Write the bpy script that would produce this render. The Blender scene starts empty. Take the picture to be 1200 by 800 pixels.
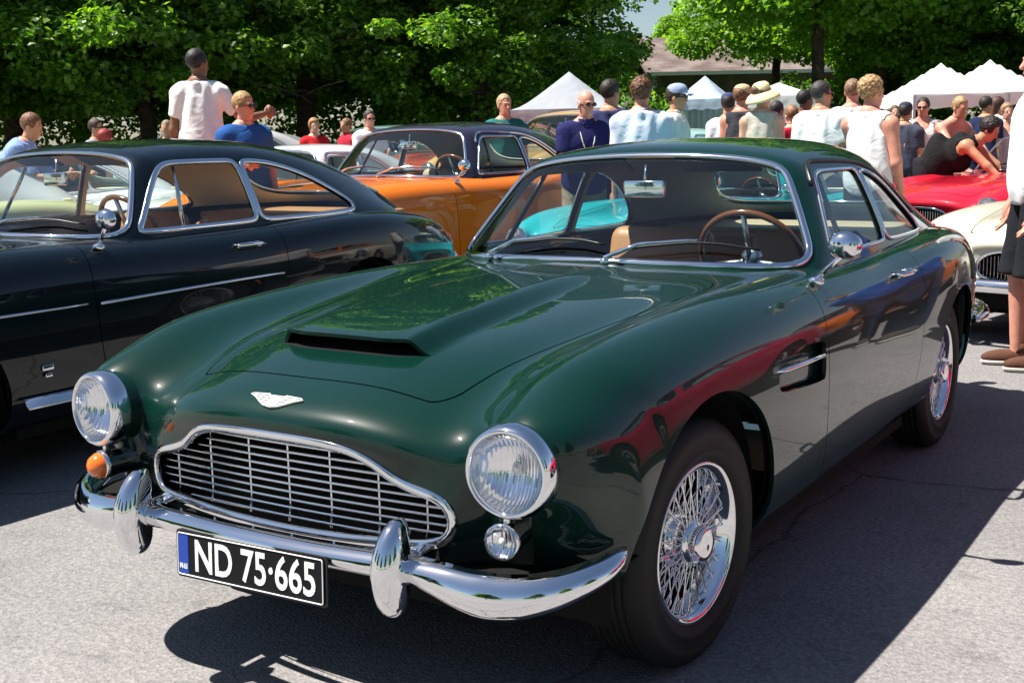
import bpy, bmesh, math, random
import numpy as np
from mathutils import Vector, Matrix
R = math.radians
PI = math.pi
scene = bpy.context.scene
COL = scene.collection

# ------------------------------------------------------------------ materials
def mat(name, col=(.5, .5, .5), rough=.5, metal=0., spec=.5, coat=0., ior=1.45, trans=0., sheen=0.):
    m = bpy.data.materials.new(name); m.use_nodes = True
    b = m.node_tree.nodes['Principled BSDF']
    b.inputs['Base Color'].default_value = (*col, 1)
    b.inputs['Roughness'].default_value = rough
    b.inputs['Metallic'].default_value = metal
    b.inputs['Specular IOR Level'].default_value = spec
    b.inputs['Coat Weight'].default_value = coat
    b.inputs['Coat Roughness'].default_value = .02
    b.inputs['IOR'].default_value = ior
    b.inputs['Transmission Weight'].default_value = trans
    return m
def nd(m, t, **kw):
    n = m.node_tree.nodes.new(t)
    for k, v in kw.items(): setattr(n, k, v)
    return n
def lk(m, a, b): m.node_tree.links.new(a, b)
def bsdf(m): return m.node_tree.nodes['Principled BSDF']
def noise_color(m, c1, c2, scale, detail=4, lo=.35, hi=.65, coord='Object', sock='Base Color'):
    tc = nd(m, 'ShaderNodeTexCoord'); n = nd(m, 'ShaderNodeTexNoise'); r = nd(m, 'ShaderNodeValToRGB')
    n.inputs['Scale'].default_value = scale; n.inputs['Detail'].default_value = detail
    r.color_ramp.elements[0].position = lo; r.color_ramp.elements[1].position = hi
    r.color_ramp.elements[0].color = (*c1, 1); r.color_ramp.elements[1].color = (*c2, 1)
    lk(m, tc.outputs[coord], n.inputs['Vector']); lk(m, n.outputs['Fac'], r.inputs['Fac']); lk(m, r.outputs['Color'], bsdf(m).inputs[sock])
    return n, r, tc
def noise_bump(m, scale, strength, dist=.01, detail=4, coord='Object'):
    tc = nd(m, 'ShaderNodeTexCoord'); n = nd(m, 'ShaderNodeTexNoise'); b = nd(m, 'ShaderNodeBump')
    n.inputs['Scale'].default_value = scale; n.inputs['Detail'].default_value = detail
    b.inputs['Strength'].default_value = strength; b.inputs['Distance'].default_value = dist
    lk(m, tc.outputs[coord], n.inputs['Vector']); lk(m, n.outputs['Fac'], b.inputs['Height']); lk(m, b.outputs['Normal'], bsdf(m).inputs['Normal'])
    return b
def paint(name, col, rough=.22):
    m = mat(name, col, rough=.35, spec=.08, coat=1.)
    bsdf(m).inputs['Coat IOR'].default_value = 1.45
    noise_bump(m, 260, .012, .002, 2)      # faint orange peel
    return m
def glass(name, tint=(.93, .97, .96), gloss=1.0):
    m = bpy.data.materials.new(name); m.use_nodes = True
    nt = m.node_tree; nt.nodes.clear()
    o = nt.nodes.new('ShaderNodeOutputMaterial'); mx = nt.nodes.new('ShaderNodeMixShader')
    t = nt.nodes.new('ShaderNodeBsdfTransparent'); g = nt.nodes.new('ShaderNodeBsdfGlossy'); f = nt.nodes.new('ShaderNodeFresnel')
    t.inputs['Color'].default_value = (*tint, 1); g.inputs['Roughness'].default_value = .0
    gb = nt.nodes.new('ShaderNodeNewGeometry'); mr = nt.nodes.new('ShaderNodeMapRange'); io = 1.52 * gloss     # same reflection from both faces of the thin pane
    mr.inputs['To Min'].default_value = io; mr.inputs['To Max'].default_value = 1 / io; nt.links.new(gb.outputs['Backfacing'], mr.inputs['Value']); nt.links.new(mr.outputs[0], f.inputs['IOR'])
    nt.links.new(f.outputs[0], mx.inputs[0]); nt.links.new(t.outputs[0], mx.inputs[1]); nt.links.new(g.outputs[0], mx.inputs[2])
    nt.links.new(mx.outputs[0], o.inputs[0])
    return m

M = {}
M['green'] = paint('dark_green_paint', (.0015, .0205, .0140), .16)
M['navygreen'] = paint('dark_blue_green_paint', (.0012, .0050, .0080), .16)
M['chrome'] = mat('chrome', (.82, .83, .85), .045, 1.)
M['steel'] = mat('brushed_steel', (.62, .62, .63), .28, 1.)
M['black'] = mat('matt_black', (.006, .006, .006), .8, spec=.2)
M['trimblack'] = mat('black_trim', (.012, .012, .013), .35)
M['rubber'] = mat('tyre_rubber', (.014, .013, .0125), .62, spec=.35)
noise_bump(M['rubber'], 90, .15, .002)
M['glass'] = glass('window_glass', (.88, .96, .95), 1.06)
M['lampglass'] = glass('lamp_glass', (.97, .97, .96), 1.0)
M['tan'] = mat('tan_leather', (.42, .20, .085), .42)
noise_bump(M['tan'], 45, .3, .004)
M['cream'] = mat('cream_leather', (.42, .33, .21), .45)
noise_bump(M['cream'], 45, .25, .004)
M['headlining'] = mat('beige_headlining', (.80, .68, .48), .9)
M['darkint'] = mat('dark_blue_interior', (.020, .042, .058), .55)
M['darklining'] = mat('grey_headlining', (.20, .27, .30), .9)
M['wood'] = mat('varnished_wood', (.16, .055, .02), .18, coat=1)
M['orange_lens'] = mat('orange_lens', (.85, .16, .01), .12, coat=1)
M['white_lens'] = mat('frosted_lens', (.75, .75, .74), .12, coat=1)
M['red_lens'] = mat('red_lens', (.5, .01, .01), .12, coat=1)
M['mirror'] = mat('mirror_glass', (.85, .87, .88), .01, 1.)
M['plate_black'] = mat('plate_black', (.006, .006, .008), .5, spec=.2)
M['plate_white'] = mat('plate_white', (.85, .85, .84), .4)
M['plate_blue'] = mat('plate_blue', (.01, .05, .32), .4)

# ------------------------------------------------------------------ objects
def setp(o, label=None, cat=None, group=None, kind=None):
    if label: o['label'] = label
    if cat: o['category'] = cat
    if group: o['group'] = group
    if kind: o['kind'] = kind
    return o
def empty(name, loc, label, cat, group=None, rz=0):
    o = bpy.data.objects.new(name, None); COL.objects.link(o); o.location = loc; o.rotation_euler = (0, 0, rz)
    return setp(o, label, cat, group)
def link(name, me, m=None, parent=None, label=None):
    o = bpy.data.objects.new(name, me); COL.objects.link(o)
    if m is not None:
        for mm in (m if isinstance(m, (list, tuple)) else [m]): me.materials.append(mm)
    if parent is not None: o.parent = parent
    if label: o['label'] = label
    return o
def copy_tree(o, parent=None):
    c = o.copy(); COL.objects.link(c)
    if parent is not None: c.parent = parent
    for ch in list(o.children): copy_tree(ch, c)
    return c

class MB:
    """collects shapes in one mesh"""
    def __init__(s): s.v = []; s.f = []; s.sm = []; s.mi = []
    def add(s, V, F, smooth=True, mi=0):
        b = len(s.v); s.v += [tuple(map(float, p)) for p in V]
        for f in F: s.f.append(tuple(b + int(i) for i in f)); s.sm.append(smooth); s.mi.append(mi)
        return s
    def box(s, x0, x1, y0, y1, z0, z1, mi=0, T=None):
        V = [Vector((x, y, z)) for z in (z0, z1) for y in (y0, y1) for x in (x0, x1)]
        if T is not None: V = [T @ p for p in V]
        return s.add(V, [(0, 2, 3, 1), (4, 5, 7, 6), (0, 1, 5, 4), (2, 6, 7, 3), (0, 4, 6, 2), (1, 3, 7, 5)], False, mi)
    def rbox(s, c, size, r=.02, mi=0, T=None, seg=2):
        bm = bmesh.new(); bmesh.ops.create_cube(bm, size=1)
        for v in bm.verts: v.co = Vector((v.co.x * size[0], v.co.y * size[1], v.co.z * size[2]))
        bmesh.ops.bevel(bm, geom=list(bm.edges), offset=min(r, min(size) * .49), segments=seg, affect='EDGES', profile=.5)
        if T is not None: V = [T @ v.co + Vector(c) for v in bm.verts]
        else: V = [v.co + Vector(c) for v in bm.verts]
        F = [[v.index for v in f.verts] for f in bm.faces]; bm.free()
        return s.add(V, F, True, mi)
    def tube(s, pts, r, seg=8, closed=False, cap=True, mi=0, sx=1., up=None, sy=1.):
        P = [Vector(p) for p in pts]; n = len(P)
        rr = r if hasattr(r, '__len__') else [r] * n
        V = []; prev = None
        for i in range(n):
            a = P[(i - 1) % n] if closed or i > 0 else P[i]; b = P[(i + 1) % n] if closed or i < n - 1 else P[i]
            t = (b - a)
            t = t.normalized() if t.length > 1e-9 else Vector((0, 0, 1))
            if up is not None:
                u = Vector(up[i]) if hasattr(up[0], '__len__') else Vector(up)
                u = (u - t * u.dot(t))
                u = u.normalized() if u.length > 1e-6 else t.orthogonal().normalized()
            elif prev is None: u = t.orthogonal().normalized()
            else:
                u = prev - t * prev.dot(t); u = u.normalized() if u.length > 1e-6 else t.orthogonal().normalized()
            prev = u; w = t.cross(u)
            for k in range(seg):
                a_ = 2 * PI * k / seg
                V.append(P[i] + u * (math.cos(a_) * rr[i] * sx) + w * (math.sin(a_) * rr[i] * sy))
        F = []
        for i in range(n if closed else n - 1):
            for k in range(seg):
                F.append((i * seg + k, i * seg + (k + 1) % seg, ((i + 1) % n) * seg + (k + 1) % seg, ((i + 1) % n) * seg + k))
        if cap and not closed:
            F.append(tuple(range(seg))[::-1]); F.append(tuple((n - 1) * seg + k for k in range(seg)))
        return s.add(V, F, True, mi)
    def lathe(s, prof, T=None, seg=32, mi=0, a0=0, a1=2 * PI, smooth=True):
        """prof: (r, h); axis = local z"""
        V = []; full = abs(a1 - a0 - 2 * PI) < 1e-6; ns = seg if full else seg + 1
        for r, h in prof:
            for k in range(ns):
                a = a0 + (a1 - a0) * k / seg
                p = Vector((r * math.cos(a), r * math.sin(a), h)); V.append(T @ p if T is not None else p)
        F = []
        for i in range(len(prof) - 1):
            for k in range(seg):
                k2 = (k + 1) % ns
                F.append((i * ns + k, i * ns + k2, (i + 1) * ns + k2, (i + 1) * ns + k))
        return s.add(V, F, smooth, mi)
    def ellipsoid(s, c, r, T=None, seg=16, rings=10, mi=0):
        V = [(0, 0, -1)]
        for i in range(1, rings):
            a = -PI / 2 + PI * i / rings
            for k in range(seg):
                b = 2 * PI * k / seg; V.append((math.cos(a) * math.cos(b), math.cos(a) * math.sin(b), math.sin(a)))
        V.append((0, 0, 1)); F = []
        for k in range(seg): F.append((0, 1 + (k + 1) % seg, 1 + k))
        for i in range(rings - 2):
            for k in range(seg):
                F.append((1 + i * seg + k, 1 + i * seg + (k + 1) % seg, 1 + (i + 1) * seg + (k + 1) % seg, 1 + (i + 1) * seg + k))
        l = len(V) - 1; b = 1 + (rings - 2) * seg
        for k in range(seg): F.append((b + k, b + (k + 1) % seg, l))
        VV = []
        for p in V:
            q = Vector((p[0] * r[0], p[1] * r[1], p[2] * r[2]))
            if T is not None: q = T @ q
            VV.append(q + Vector(c))
        return s.add(VV, F, True, mi)
    def prism(s, poly, T, depth, mi=0, smooth=False):
        """poly in local xy extruded along local z by depth"""
        n = len(poly)
        V = [T @ Vector((p[0], p[1], 0)) for p in poly] + [T @ Vector((p[0], p[1], depth)) for p in poly]
        F = [tuple(range(n))[::-1], tuple(range(n, 2 * n))]
        s.add(V, F, False, mi)
        return s.add(V, [(i, (i + 1) % n, n + (i + 1) % n, n + i) for i in range(n)], smooth, mi)
    def mesh(s, name='mesh'):
        me = bpy.data.meshes.new(name); me.from_pydata(s.v, [], s.f)
        me.polygons.foreach_set('use_smooth', s.sm); me.polygons.foreach_set('material_index', s.mi); me.update()
        return me
    def obj(s, name, m, parent=None, label=None, sharp=None):
        me = s.mesh(name)
        if sharp is not None: me.set_sharp_from_angle(angle=R(sharp))
        return link(name, me, m, parent, label)

def TR(loc=(0, 0, 0), rx=0, ry=0, rz=0, s=(1, 1, 1)):
    return Matrix.Translation(loc) @ Matrix.Rotation(rz, 4, 'Z') @ Matrix.Rotation(ry, 4, 'Y') @ Matrix.Rotation(rx, 4, 'X') @ Matrix.Diagonal((*s, 1))
def axisT(loc, axis):
    """local z -> axis"""
    q = Vector((0, 0, 1)).rotation_difference(Vector(axis).normalized())
    return Matrix.Translation(loc) @ q.to_matrix().to_4x4()

# ------------------------------------------------------------------ numpy surfaces
def chaikin(P, n=2, closed=True):
    P = np.array(P, float)
    for _ in range(n):
        if closed:
            Q = np.roll(P, -1, 0); P = np.stack([.75 * P + .25 * Q, .25 * P + .75 * Q], 1).reshape(-1, P.shape[1])
        else:
            A, B = P[:-1], P[1:]; mid = np.stack([.75 * A + .25 * B, .25 * A + .75 * B], 1).reshape(-1, P.shape[1])
            P = np.vstack([P[:1], mid[1:-1], P[-1:]])
    return P
def mirror_poly(half):
    """half outline from top centre to bottom centre, x>=0 -> closed polygon"""
    h = [tuple(p) for p in half]
    return h + [(-x, y) for x, y in h[::-1] if x > 1e-6]
def sd_poly(P, poly):
    """signed distance, negative inside; P (n,2)"""
    poly = np.array(poly, float); n = len(poly); d = np.full(len(P), 1e9); s = np.zeros(len(P), bool)
    for i in range(n):
        a = poly[i]; b = poly[(i + 1) % n]; e = b - a; w = P - a
        t = np.clip((w @ e) / (e @ e + 1e-15), 0, 1); q = w - t[:, None] * e
        d = np.minimum(d, (q ** 2).sum(1))
        c1 = (a[1] <= P[:, 1]) & (b[1] > P[:, 1]); c2 = (a[1] > P[:, 1]) & (b[1] <= P[:, 1])
        cr = e[0] * w[:, 1] - e[1] * w[:, 0]
        s ^= (c1 & (cr > 0)) | (c2 & (cr < 0))
    return np.where(s, -1, 1) * np.sqrt(d)
def sd_line(P, line):
    line = np.array(line, float); d = np.full(len(P), 1e9)
    for i in range(len(line) - 1):
        a = line[i]; b = line[i + 1]; e = b - a; w = P - a
        t = np.clip((w @ e) / (e @ e + 1e-15), 0, 1); q = w - t[:, None] * e; d = np.minimum(d, (q ** 2).sum(1))
    return np.sqrt(d)

def bw(n, t):
    """matrix of cubic B-spline weights (value, derivative) for n points at params t in [0,n-1]"""
    W = np.zeros((len(t), n + 2)); D = np.zeros((len(t), n + 2))
    i = np.clip(np.floor(t).astype(int), 0, n - 2); f = t - i
    w = [(1 - f) ** 3 / 6, (3 * f ** 3 - 6 * f ** 2 + 4) / 6, (-3 * f ** 3 + 3 * f ** 2 + 3 * f + 1) / 6, f ** 3 / 6]
    d = [-(1 - f) ** 2 / 2, (9 * f ** 2 - 12 * f) / 6, (-9 * f ** 2 + 6 * f + 3) / 6, f ** 2 / 2]
    k = np.arange(len(t))
    for j in range(4): W[k, i + j] += w[j]; D[k, i + j] += d[j]
    return W, D
def ext(C):
    C = np.concatenate([2 * C[:1] - C[1:2], C, 2 * C[-1:] - C[-2:-1]], 0); return C
def surf(net, nu, nv, fit=1.0):
    """net: rows x halfcols x 3 (column 0 at x=0); returns dense mesh dict of the full width"""
    H = np.array(net, float)
    full = np.concatenate([H[:, :0:-1] * np.array([-1, 1, 1]), H], 1)
    C = full.copy()
    for _ in range(2):      # towards interpolation
        A = ext(C); B = (A[:-2] + 4 * A[1:-1] + A[2:]) / 6
        A2 = np.swapaxes(ext(np.swapaxes(B, 0, 1)), 0, 1); B = (A2[:, :-2] + 4 * A2[:, 1:-1] + A2[:, 2:]) / 6
        C = C + fit * .85 * (full - B)
    nr, nc = C.shape[:2]
    E = np.swapaxes(ext(np.swapaxes(ext(C), 0, 1)), 0, 1)
    u = np.linspace(0, nr - 1, (nr - 1) * nu + 1); v = np.linspace(0, nc - 1, (nc - 1) * nv + 1)
    Wu, Du = bw(nr, u); Wv, Dv = bw(nc, v)
    S = np.einsum('ai,ijk,bj->abk', Wu, E, Wv); Su = np.einsum('ai,ijk,bj->abk', Du, E, Wv); Sv = np.einsum('ai,ijk,bj->abk', Wu, E, Dv)
    N = np.cross(Sv, Su); N /= np.linalg.norm(N, axis=2, keepdims=True) + 1e-12
    a, b = S.shape[:2]; idx = np.arange(a * b).reshape(a, b)
    q = np.stack([idx[:-1, :-1], idx[:-1, 1:], idx[1:, 1:], idx[1:, :-1]], -1).reshape(-1, 4)
    T = np.concatenate([q[:, [0, 1, 2]], q[:, [0, 2, 3]]])
    return dict(V=S.reshape(-1, 3), N=N.reshape(-1, 3), T=T)
def compact(m):
    used = np.unique(m['T']); mp = np.full(len(m['V']), -1); mp[used] = np.arange(len(used))
    return dict(V=m['V'][used], N=m['N'][used], T=mp[m['T']])
def clip(m, f, seg=False):
    """keep f>=0"""
    V, N, T = m['V'], m['N'], m['T']; f = np.where(np.abs(f) < 1e-7, 1e-7, f)
    s = f > 0; c = s[T].sum(1); keep = T[c == 3]; cut = T[(c > 0) & (c < 3)]
    cache = {}; nv = []; nn = []; nt = []; segs = []; base = len(V)
    def ip(a, b):
        k = (a, b) if a < b else (b, a)
        if k not in cache:
            t = f[a] / (f[a] - f[b]); cache[k] = base + len(nv); nv.append(V[a] + t * (V[b] - V[a])); q = N[a] + t * (N[b] - N[a]); nn.append(q / (np.linalg.norm(q) + 1e-12))
        return cache[k]
    for t in cut.tolist():
        ins = [s[i] for i in t]
        if sum(ins) == 1:
            k = ins.index(True); a, b, d = t[k], t[(k + 1) % 3], t[(k + 2) % 3]
            p, q = ip(a, b), ip(a, d); nt.append((a, p, q)); segs.append((p, q))
        else:
            k = ins.index(False); a, b, d = t[k], t[(k + 1) % 3], t[(k + 2) % 3]
            p, q = ip(a, b), ip(a, d); nt.append((p, b, d)); nt.append((p, d, q)); segs.append((q, p))
    if nv: V = np.vstack([V, nv]); N = np.vstack([N, nn]); keep = np.vstack([keep, np.array(nt, int).reshape(-1, 3)])
    r = dict(V=V, N=N, T=keep)
    if seg: return r, segs
    return r
def chains(segs, V, minlen=.02):
    nx = {}
    for a, b in segs:
        nx.setdefault(a, []).append(b); nx.setdefault(b, []).append(a)
    seen = set(); out = []
    ends = [k for k in nx if len(nx[k]) == 1] + list(nx)
    for st in ends:
        if st in seen: continue
        ch = [st]; seen.add(st); cur = st
        while True:
            n2 = [k for k in nx[cur] if k not in seen]
            if not n2: break
            cur = n2[0]; seen.add(cur); ch.append(cur)
        P = V[ch]; closed = ch[0] in nx[ch[-1]] and len(ch) > 3
        if np.linalg.norm(np.diff(P, axis=0), axis=1).sum() > minlen: out.append((ch, closed))
    return out
def resample(P, N, step, closed):
    if closed: P = np.vstack([P, P[:1]]); N = np.vstack([N, N[:1]])
    d = np.r_[0, np.cumsum(np.linalg.norm(np.diff(P, axis=0), axis=1))]
    n = max(4, int(d[-1] / step)); t = np.linspace(0, d[-1], n + 1)
    if closed: t = t[:-1]
    Q = np.stack([np.interp(t, d, P[:, k]) for k in range(3)], 1); NN = np.stack([np.interp(t, d, N[:, k]) for k in range(3)], 1)
    for _ in range(2):      # light smoothing
        if closed: Q = (np.roll(Q, 1, 0) + 2 * Q + np.roll(Q, -1, 0)) / 4; NN = (np.roll(NN, 1, 0) + 2 * NN + np.roll(NN, -1, 0)) / 4
        else: Q[1:-1] = (Q[:-2] + 2 * Q[1:-1] + Q[2:]) / 4; NN[1:-1] = (NN[:-2] + 2 * NN[1:-1] + NN[2:]) / 4
    return Q, NN
def trim(mb, m, segs, w=.008, h=.005, off=0., step=.02, cond=None, mi=0):
    """bead swept along cut loops"""
    for ch, closed in chains(segs, m['V']):
        P = m['V'][ch]; N = m['N'][ch]
        if cond is not None:
            k = cond(P)
            if k.mean() < .5: continue
        P, N = resample(P, N, step, closed)
        mb.tube(P + N * off, 1., 8, closed=closed, up=N, sx=h, sy=w, mi=mi)
def flange(m, depth=.012, cond=None):
    """turn open borders inwards"""
    T = m['T']; E = np.concatenate([T[:, [0, 1]], T[:, [1, 2]], T[:, [2, 0]]]); k = np.sort(E, 1)
    _, inv, cnt = np.unique(k, axis=0, return_inverse=True, return_counts=True)
    B = E[cnt[inv.ravel()] == 1]
    if cond is not None and len(B): B = B[cond(m['V'][B].mean(1))]
    if not len(B): return m
    V, N = m['V'], m['N']; vs = np.unique(B); n0 = len(V)
    inner = V[vs] - N[vs] * depth
    # outward direction of the flange face
    mp = {int(v): i for i, v in enumerate(vs)}
    fn = np.zeros((len(vs), 3))
    for a, b in B.tolist():
        t = V[b] - V[a]; o = np.cross(t, N[a]); fn[mp[a]] += o; fn[mp[b]] += o
    fn /= np.linalg.norm(fn, axis=1, keepdims=True) + 1e-12
    V2 = np.vstack([V, V[vs], inner]); N2 = np.vstack([N, fn, fn]); k = len(vs); nt = []
    for a, b in B.tolist():
        A, Bb = n0 + mp[a], n0 + mp[b]; nt += [(Bb, A, A + k), (Bb, A + k, Bb + k)]
    return dict(V=V2, N=N2, T=np.vstack([T, nt]))
def nobj(name, m, material, parent=None, label=None, xf=None):
    m = compact(m); V, N = m['V'], m['N']
    if len(V) == 0: return None
    me = bpy.data.meshes.new(name)
    me.vertices.add(len(V)); me.vertices.foreach_set('co', V.ravel())
    T = m['T']; me.loops.add(T.size); me.loops.foreach_set('vertex_index', T.ravel().astype(np.int32))
    me.polygons.add(len(T)); me.polygons.foreach_set('loop_start', np.arange(0, T.size, 3, dtype=np.int32))
    me.update(calc_edges=True); me.validate()
    me.polygons.foreach_set('use_smooth', [True] * len(me.polygons))
    if len(me.vertices) == len(N): me.normals_split_custom_set_from_vertices(N.tolist())
    return link(name, me, material, parent, label)
def offs(m, d): return dict(V=m['V'] + m['N'] * d, N=m['N'], T=m['T'])
# ------------------------------------------------------------------ camera, sky and sun
cam = bpy.data.cameras.new('camera'); camo = bpy.data.objects.new('camera', cam); COL.objects.link(camo); scene.camera = camo
CP = (1.975974, -2.717599, 1.351978); YAW, PIT, ROL, FF = -.575022, -.169041, -.023584, 1413.24
fw = Vector((math.sin(YAW)*math.cos(PIT), math.cos(YAW)*math.cos(PIT), math.sin(PIT))); rt = Vector((math.cos(YAW), -math.sin(YAW), 0)); up = rt.cross(fw)
r2 = rt*math.cos(ROL) + up*math.sin(ROL); u2 = -rt*math.sin(ROL) + up*math.cos(ROL)
camo.matrix_world = Matrix(((r2.x,u2.x,-fw.x,CP[0]),(r2.y,u2.y,-fw.y,CP[1]),(r2.z,u2.z,-fw.z,CP[2]),(0,0,0,1)))
cam.sensor_width = 36; cam.lens = FF/1200*36; cam.clip_end = 3000; cam.clip_start = .05
# ------------------------------------------------------------------ coachwork nets (x: car's left, y: rearwards, z: up; origin under the front axle)
def body_net():
    rows = []
    z = lambda *r: rows.append([list(p) for p in r])
    # nose: from the lower lip up over the front, centre -> sill
    z((0,-.69,.385),(.20,-.685,.385),(.36,-.665,.385),(.465,-.63,.385),(.55,-.58,.39),(.64,-.54,.39),(.715,-.52,.385),(.762,-.46,.375),(.788,-.39,.345),(.79,-.345,.30),(.775,-.335,.25),(.70,-.335,.21))
    z((0,-.71,.425),(.20,-.705,.425),(.36,-.685,.425),(.47,-.655,.425),(.55,-.60,.435),(.64,-.60,.435),(.728,-.56,.43),(.780,-.48,.405),(.802,-.40,.37),(.80,-.355,.33),(.78,-.34,.27),(.70,-.34,.22))
    z((0,-.695,.53),(.20,-.69,.53),(.36,-.68,.53),(.475,-.665,.53),(.555,-.61,.535),(.645,-.635,.535),(.745,-.565,.53),(.795,-.47,.49),(.812,-.41,.44),(.808,-.365,.38),(.785,-.345,.29),(.70,-.345,.23))
    z((0,-.70,.625),(.20,-.695,.625),(.36,-.685,.62),(.475,-.66,.62),(.555,-.63,.62),(.645,-.675,.625),(.757,-.625,.62),(.803,-.48,.575),(.818,-.42,.51),(.812,-.375,.42),(.787,-.35,.30),(.70,-.35,.23))
    z((0,-.735,.695),(.20,-.728,.693),(.36,-.70,.682),(.47,-.65,.67),(.552,-.635,.685),(.645,-.68,.72),(.755,-.63,.702),(.805,-.48,.645),(.822,-.42,.56),(.815,-.375,.44),(.788,-.35,.30),(.70,-.35,.23))
    z((0,-.705,.745),(.20,-.695,.743),(.355,-.655,.728),(.455,-.61,.713),(.545,-.605,.738),(.645,-.645,.772),(.755,-.585,.75),(.806,-.44,.69),(.824,-.39,.58),(.816,-.355,.44),(.788,-.33,.30),(.70,-.33,.22))
    z((0,-.60,.787),(.20,-.595,.784),(.35,-.56,.766),(.45,-.52,.752),(.54,-.52,.779),(.645,-.535,.818),(.757,-.46,.79),(.808,-.34,.71),(.826,-.31,.59),(.817,-.29,.44),(.789,-.28,.29),(.70,-.28,.20))
    def sec(y, xs, zs, dy=None):
        rows.append([[x, y + (dy[i] if dy else 0), q] for i, (x, q) in enumerate(zip(xs, zs))])
    X1 = (0,.20,.35,.45,.545,.65,.755,.812,.828,.818,.79,.70)
    sec(-.38, X1, (.840,.838,.823,.803,.823,.862,.825,.74,.60,.44,.29,.20), (0,0,0,0,0,0,.03,.08,.10,.10,.10,.10))
    X2 = (0,.20,.36,.47,.56,.655,.76,.818,.832,.82,.792,.70)
    sec(-.12, X2, (.866,.864,.855,.838,.853,.890,.848,.758,.61,.44,.29,.20))
    sec(.2, (0,.2,.37,.49,.575,.665,.765,.823,.837,.825,.796,.70), (.890,.888,.883,.870,.879,.905,.868,.775,.62,.45,.29,.20))
    X3 = (0,.2,.38,.51,.60,.68,.77,.828,.842,.83,.80,.70)
    sec(.52, X3, (.910,.909,.904,.895,.898,.911,.875,.783,.63,.45,.29,.20))
    sec(.85, X3, (.922,.920,.915,.908,.907,.907,.876,.785,.63,.45,.29,.20))
    sec(1.25, X3, (.925,.923,.919,.913,.910,.905,.872,.782,.63,.45,.29,.20))
    sec(1.65, X3, (.925,.923,.919,.913,.910,.905,.872,.782,.63,.45,.29,.20))
    X4 = (0,.2,.38,.51,.60,.69,.785,.842,.852,.835,.80,.70)
    sec(2.05, X4, (.93,.928,.924,.918,.914,.912,.885,.80,.64,.45,.29,.20))
    sec(2.4, X4, (.935,.933,.927,.92,.917,.920,.90,.815,.65,.45,.29,.20))
    sec(2.72, (0,.2,.37,.50,.59,.67,.765,.822,.836,.82,.79,.70), (.935,.933,.927,.92,.917,.916,.893,.81,.65,.45,.29,.20))
    sec(3.02, (0,.2,.36,.47,.55,.63,.71,.768,.788,.778,.75,.68), (.90,.898,.895,.893,.893,.89,.865,.785,.64,.46,.32,.24))
    sec(3.28, (0,.2,.34,.44,.51,.575,.645,.70,.722,.715,.69,.62), (.85,.85,.85,.85,.853,.853,.825,.75,.63,.48,.36,.29))
    sec(3.48, (0,.18,.31,.40,.47,.525,.585,.64,.665,.655,.63,.57), (.78,.78,.78,.78,.785,.785,.76,.70,.61,.49,.39,.33), (.06,.055,.045,.035,.02,.01,0,-.02,-.03,-.03,-.03,-.03))
    sec(3.56, (0,.17,.30,.38,.44,.49,.55,.60,.62,.61,.59,.53), (.68,.68,.68,.68,.68,.68,.665,.63,.57,.49,.42,.37), (.08,.075,.06,.05,.03,.01,0,-.02,-.03,-.03,-.03,-.03))
    sec(3.54, (0,.17,.29,.36,.41,.46,.51,.55,.57,.56,.54,.50), (.50,.50,.50,.50,.50,.50,.50,.50,.49,.46,.43,.40), (.07,.065,.05,.04,.02,.01,0,-.02,-.03,-.03,-.03,-.03))
    return rows
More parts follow.
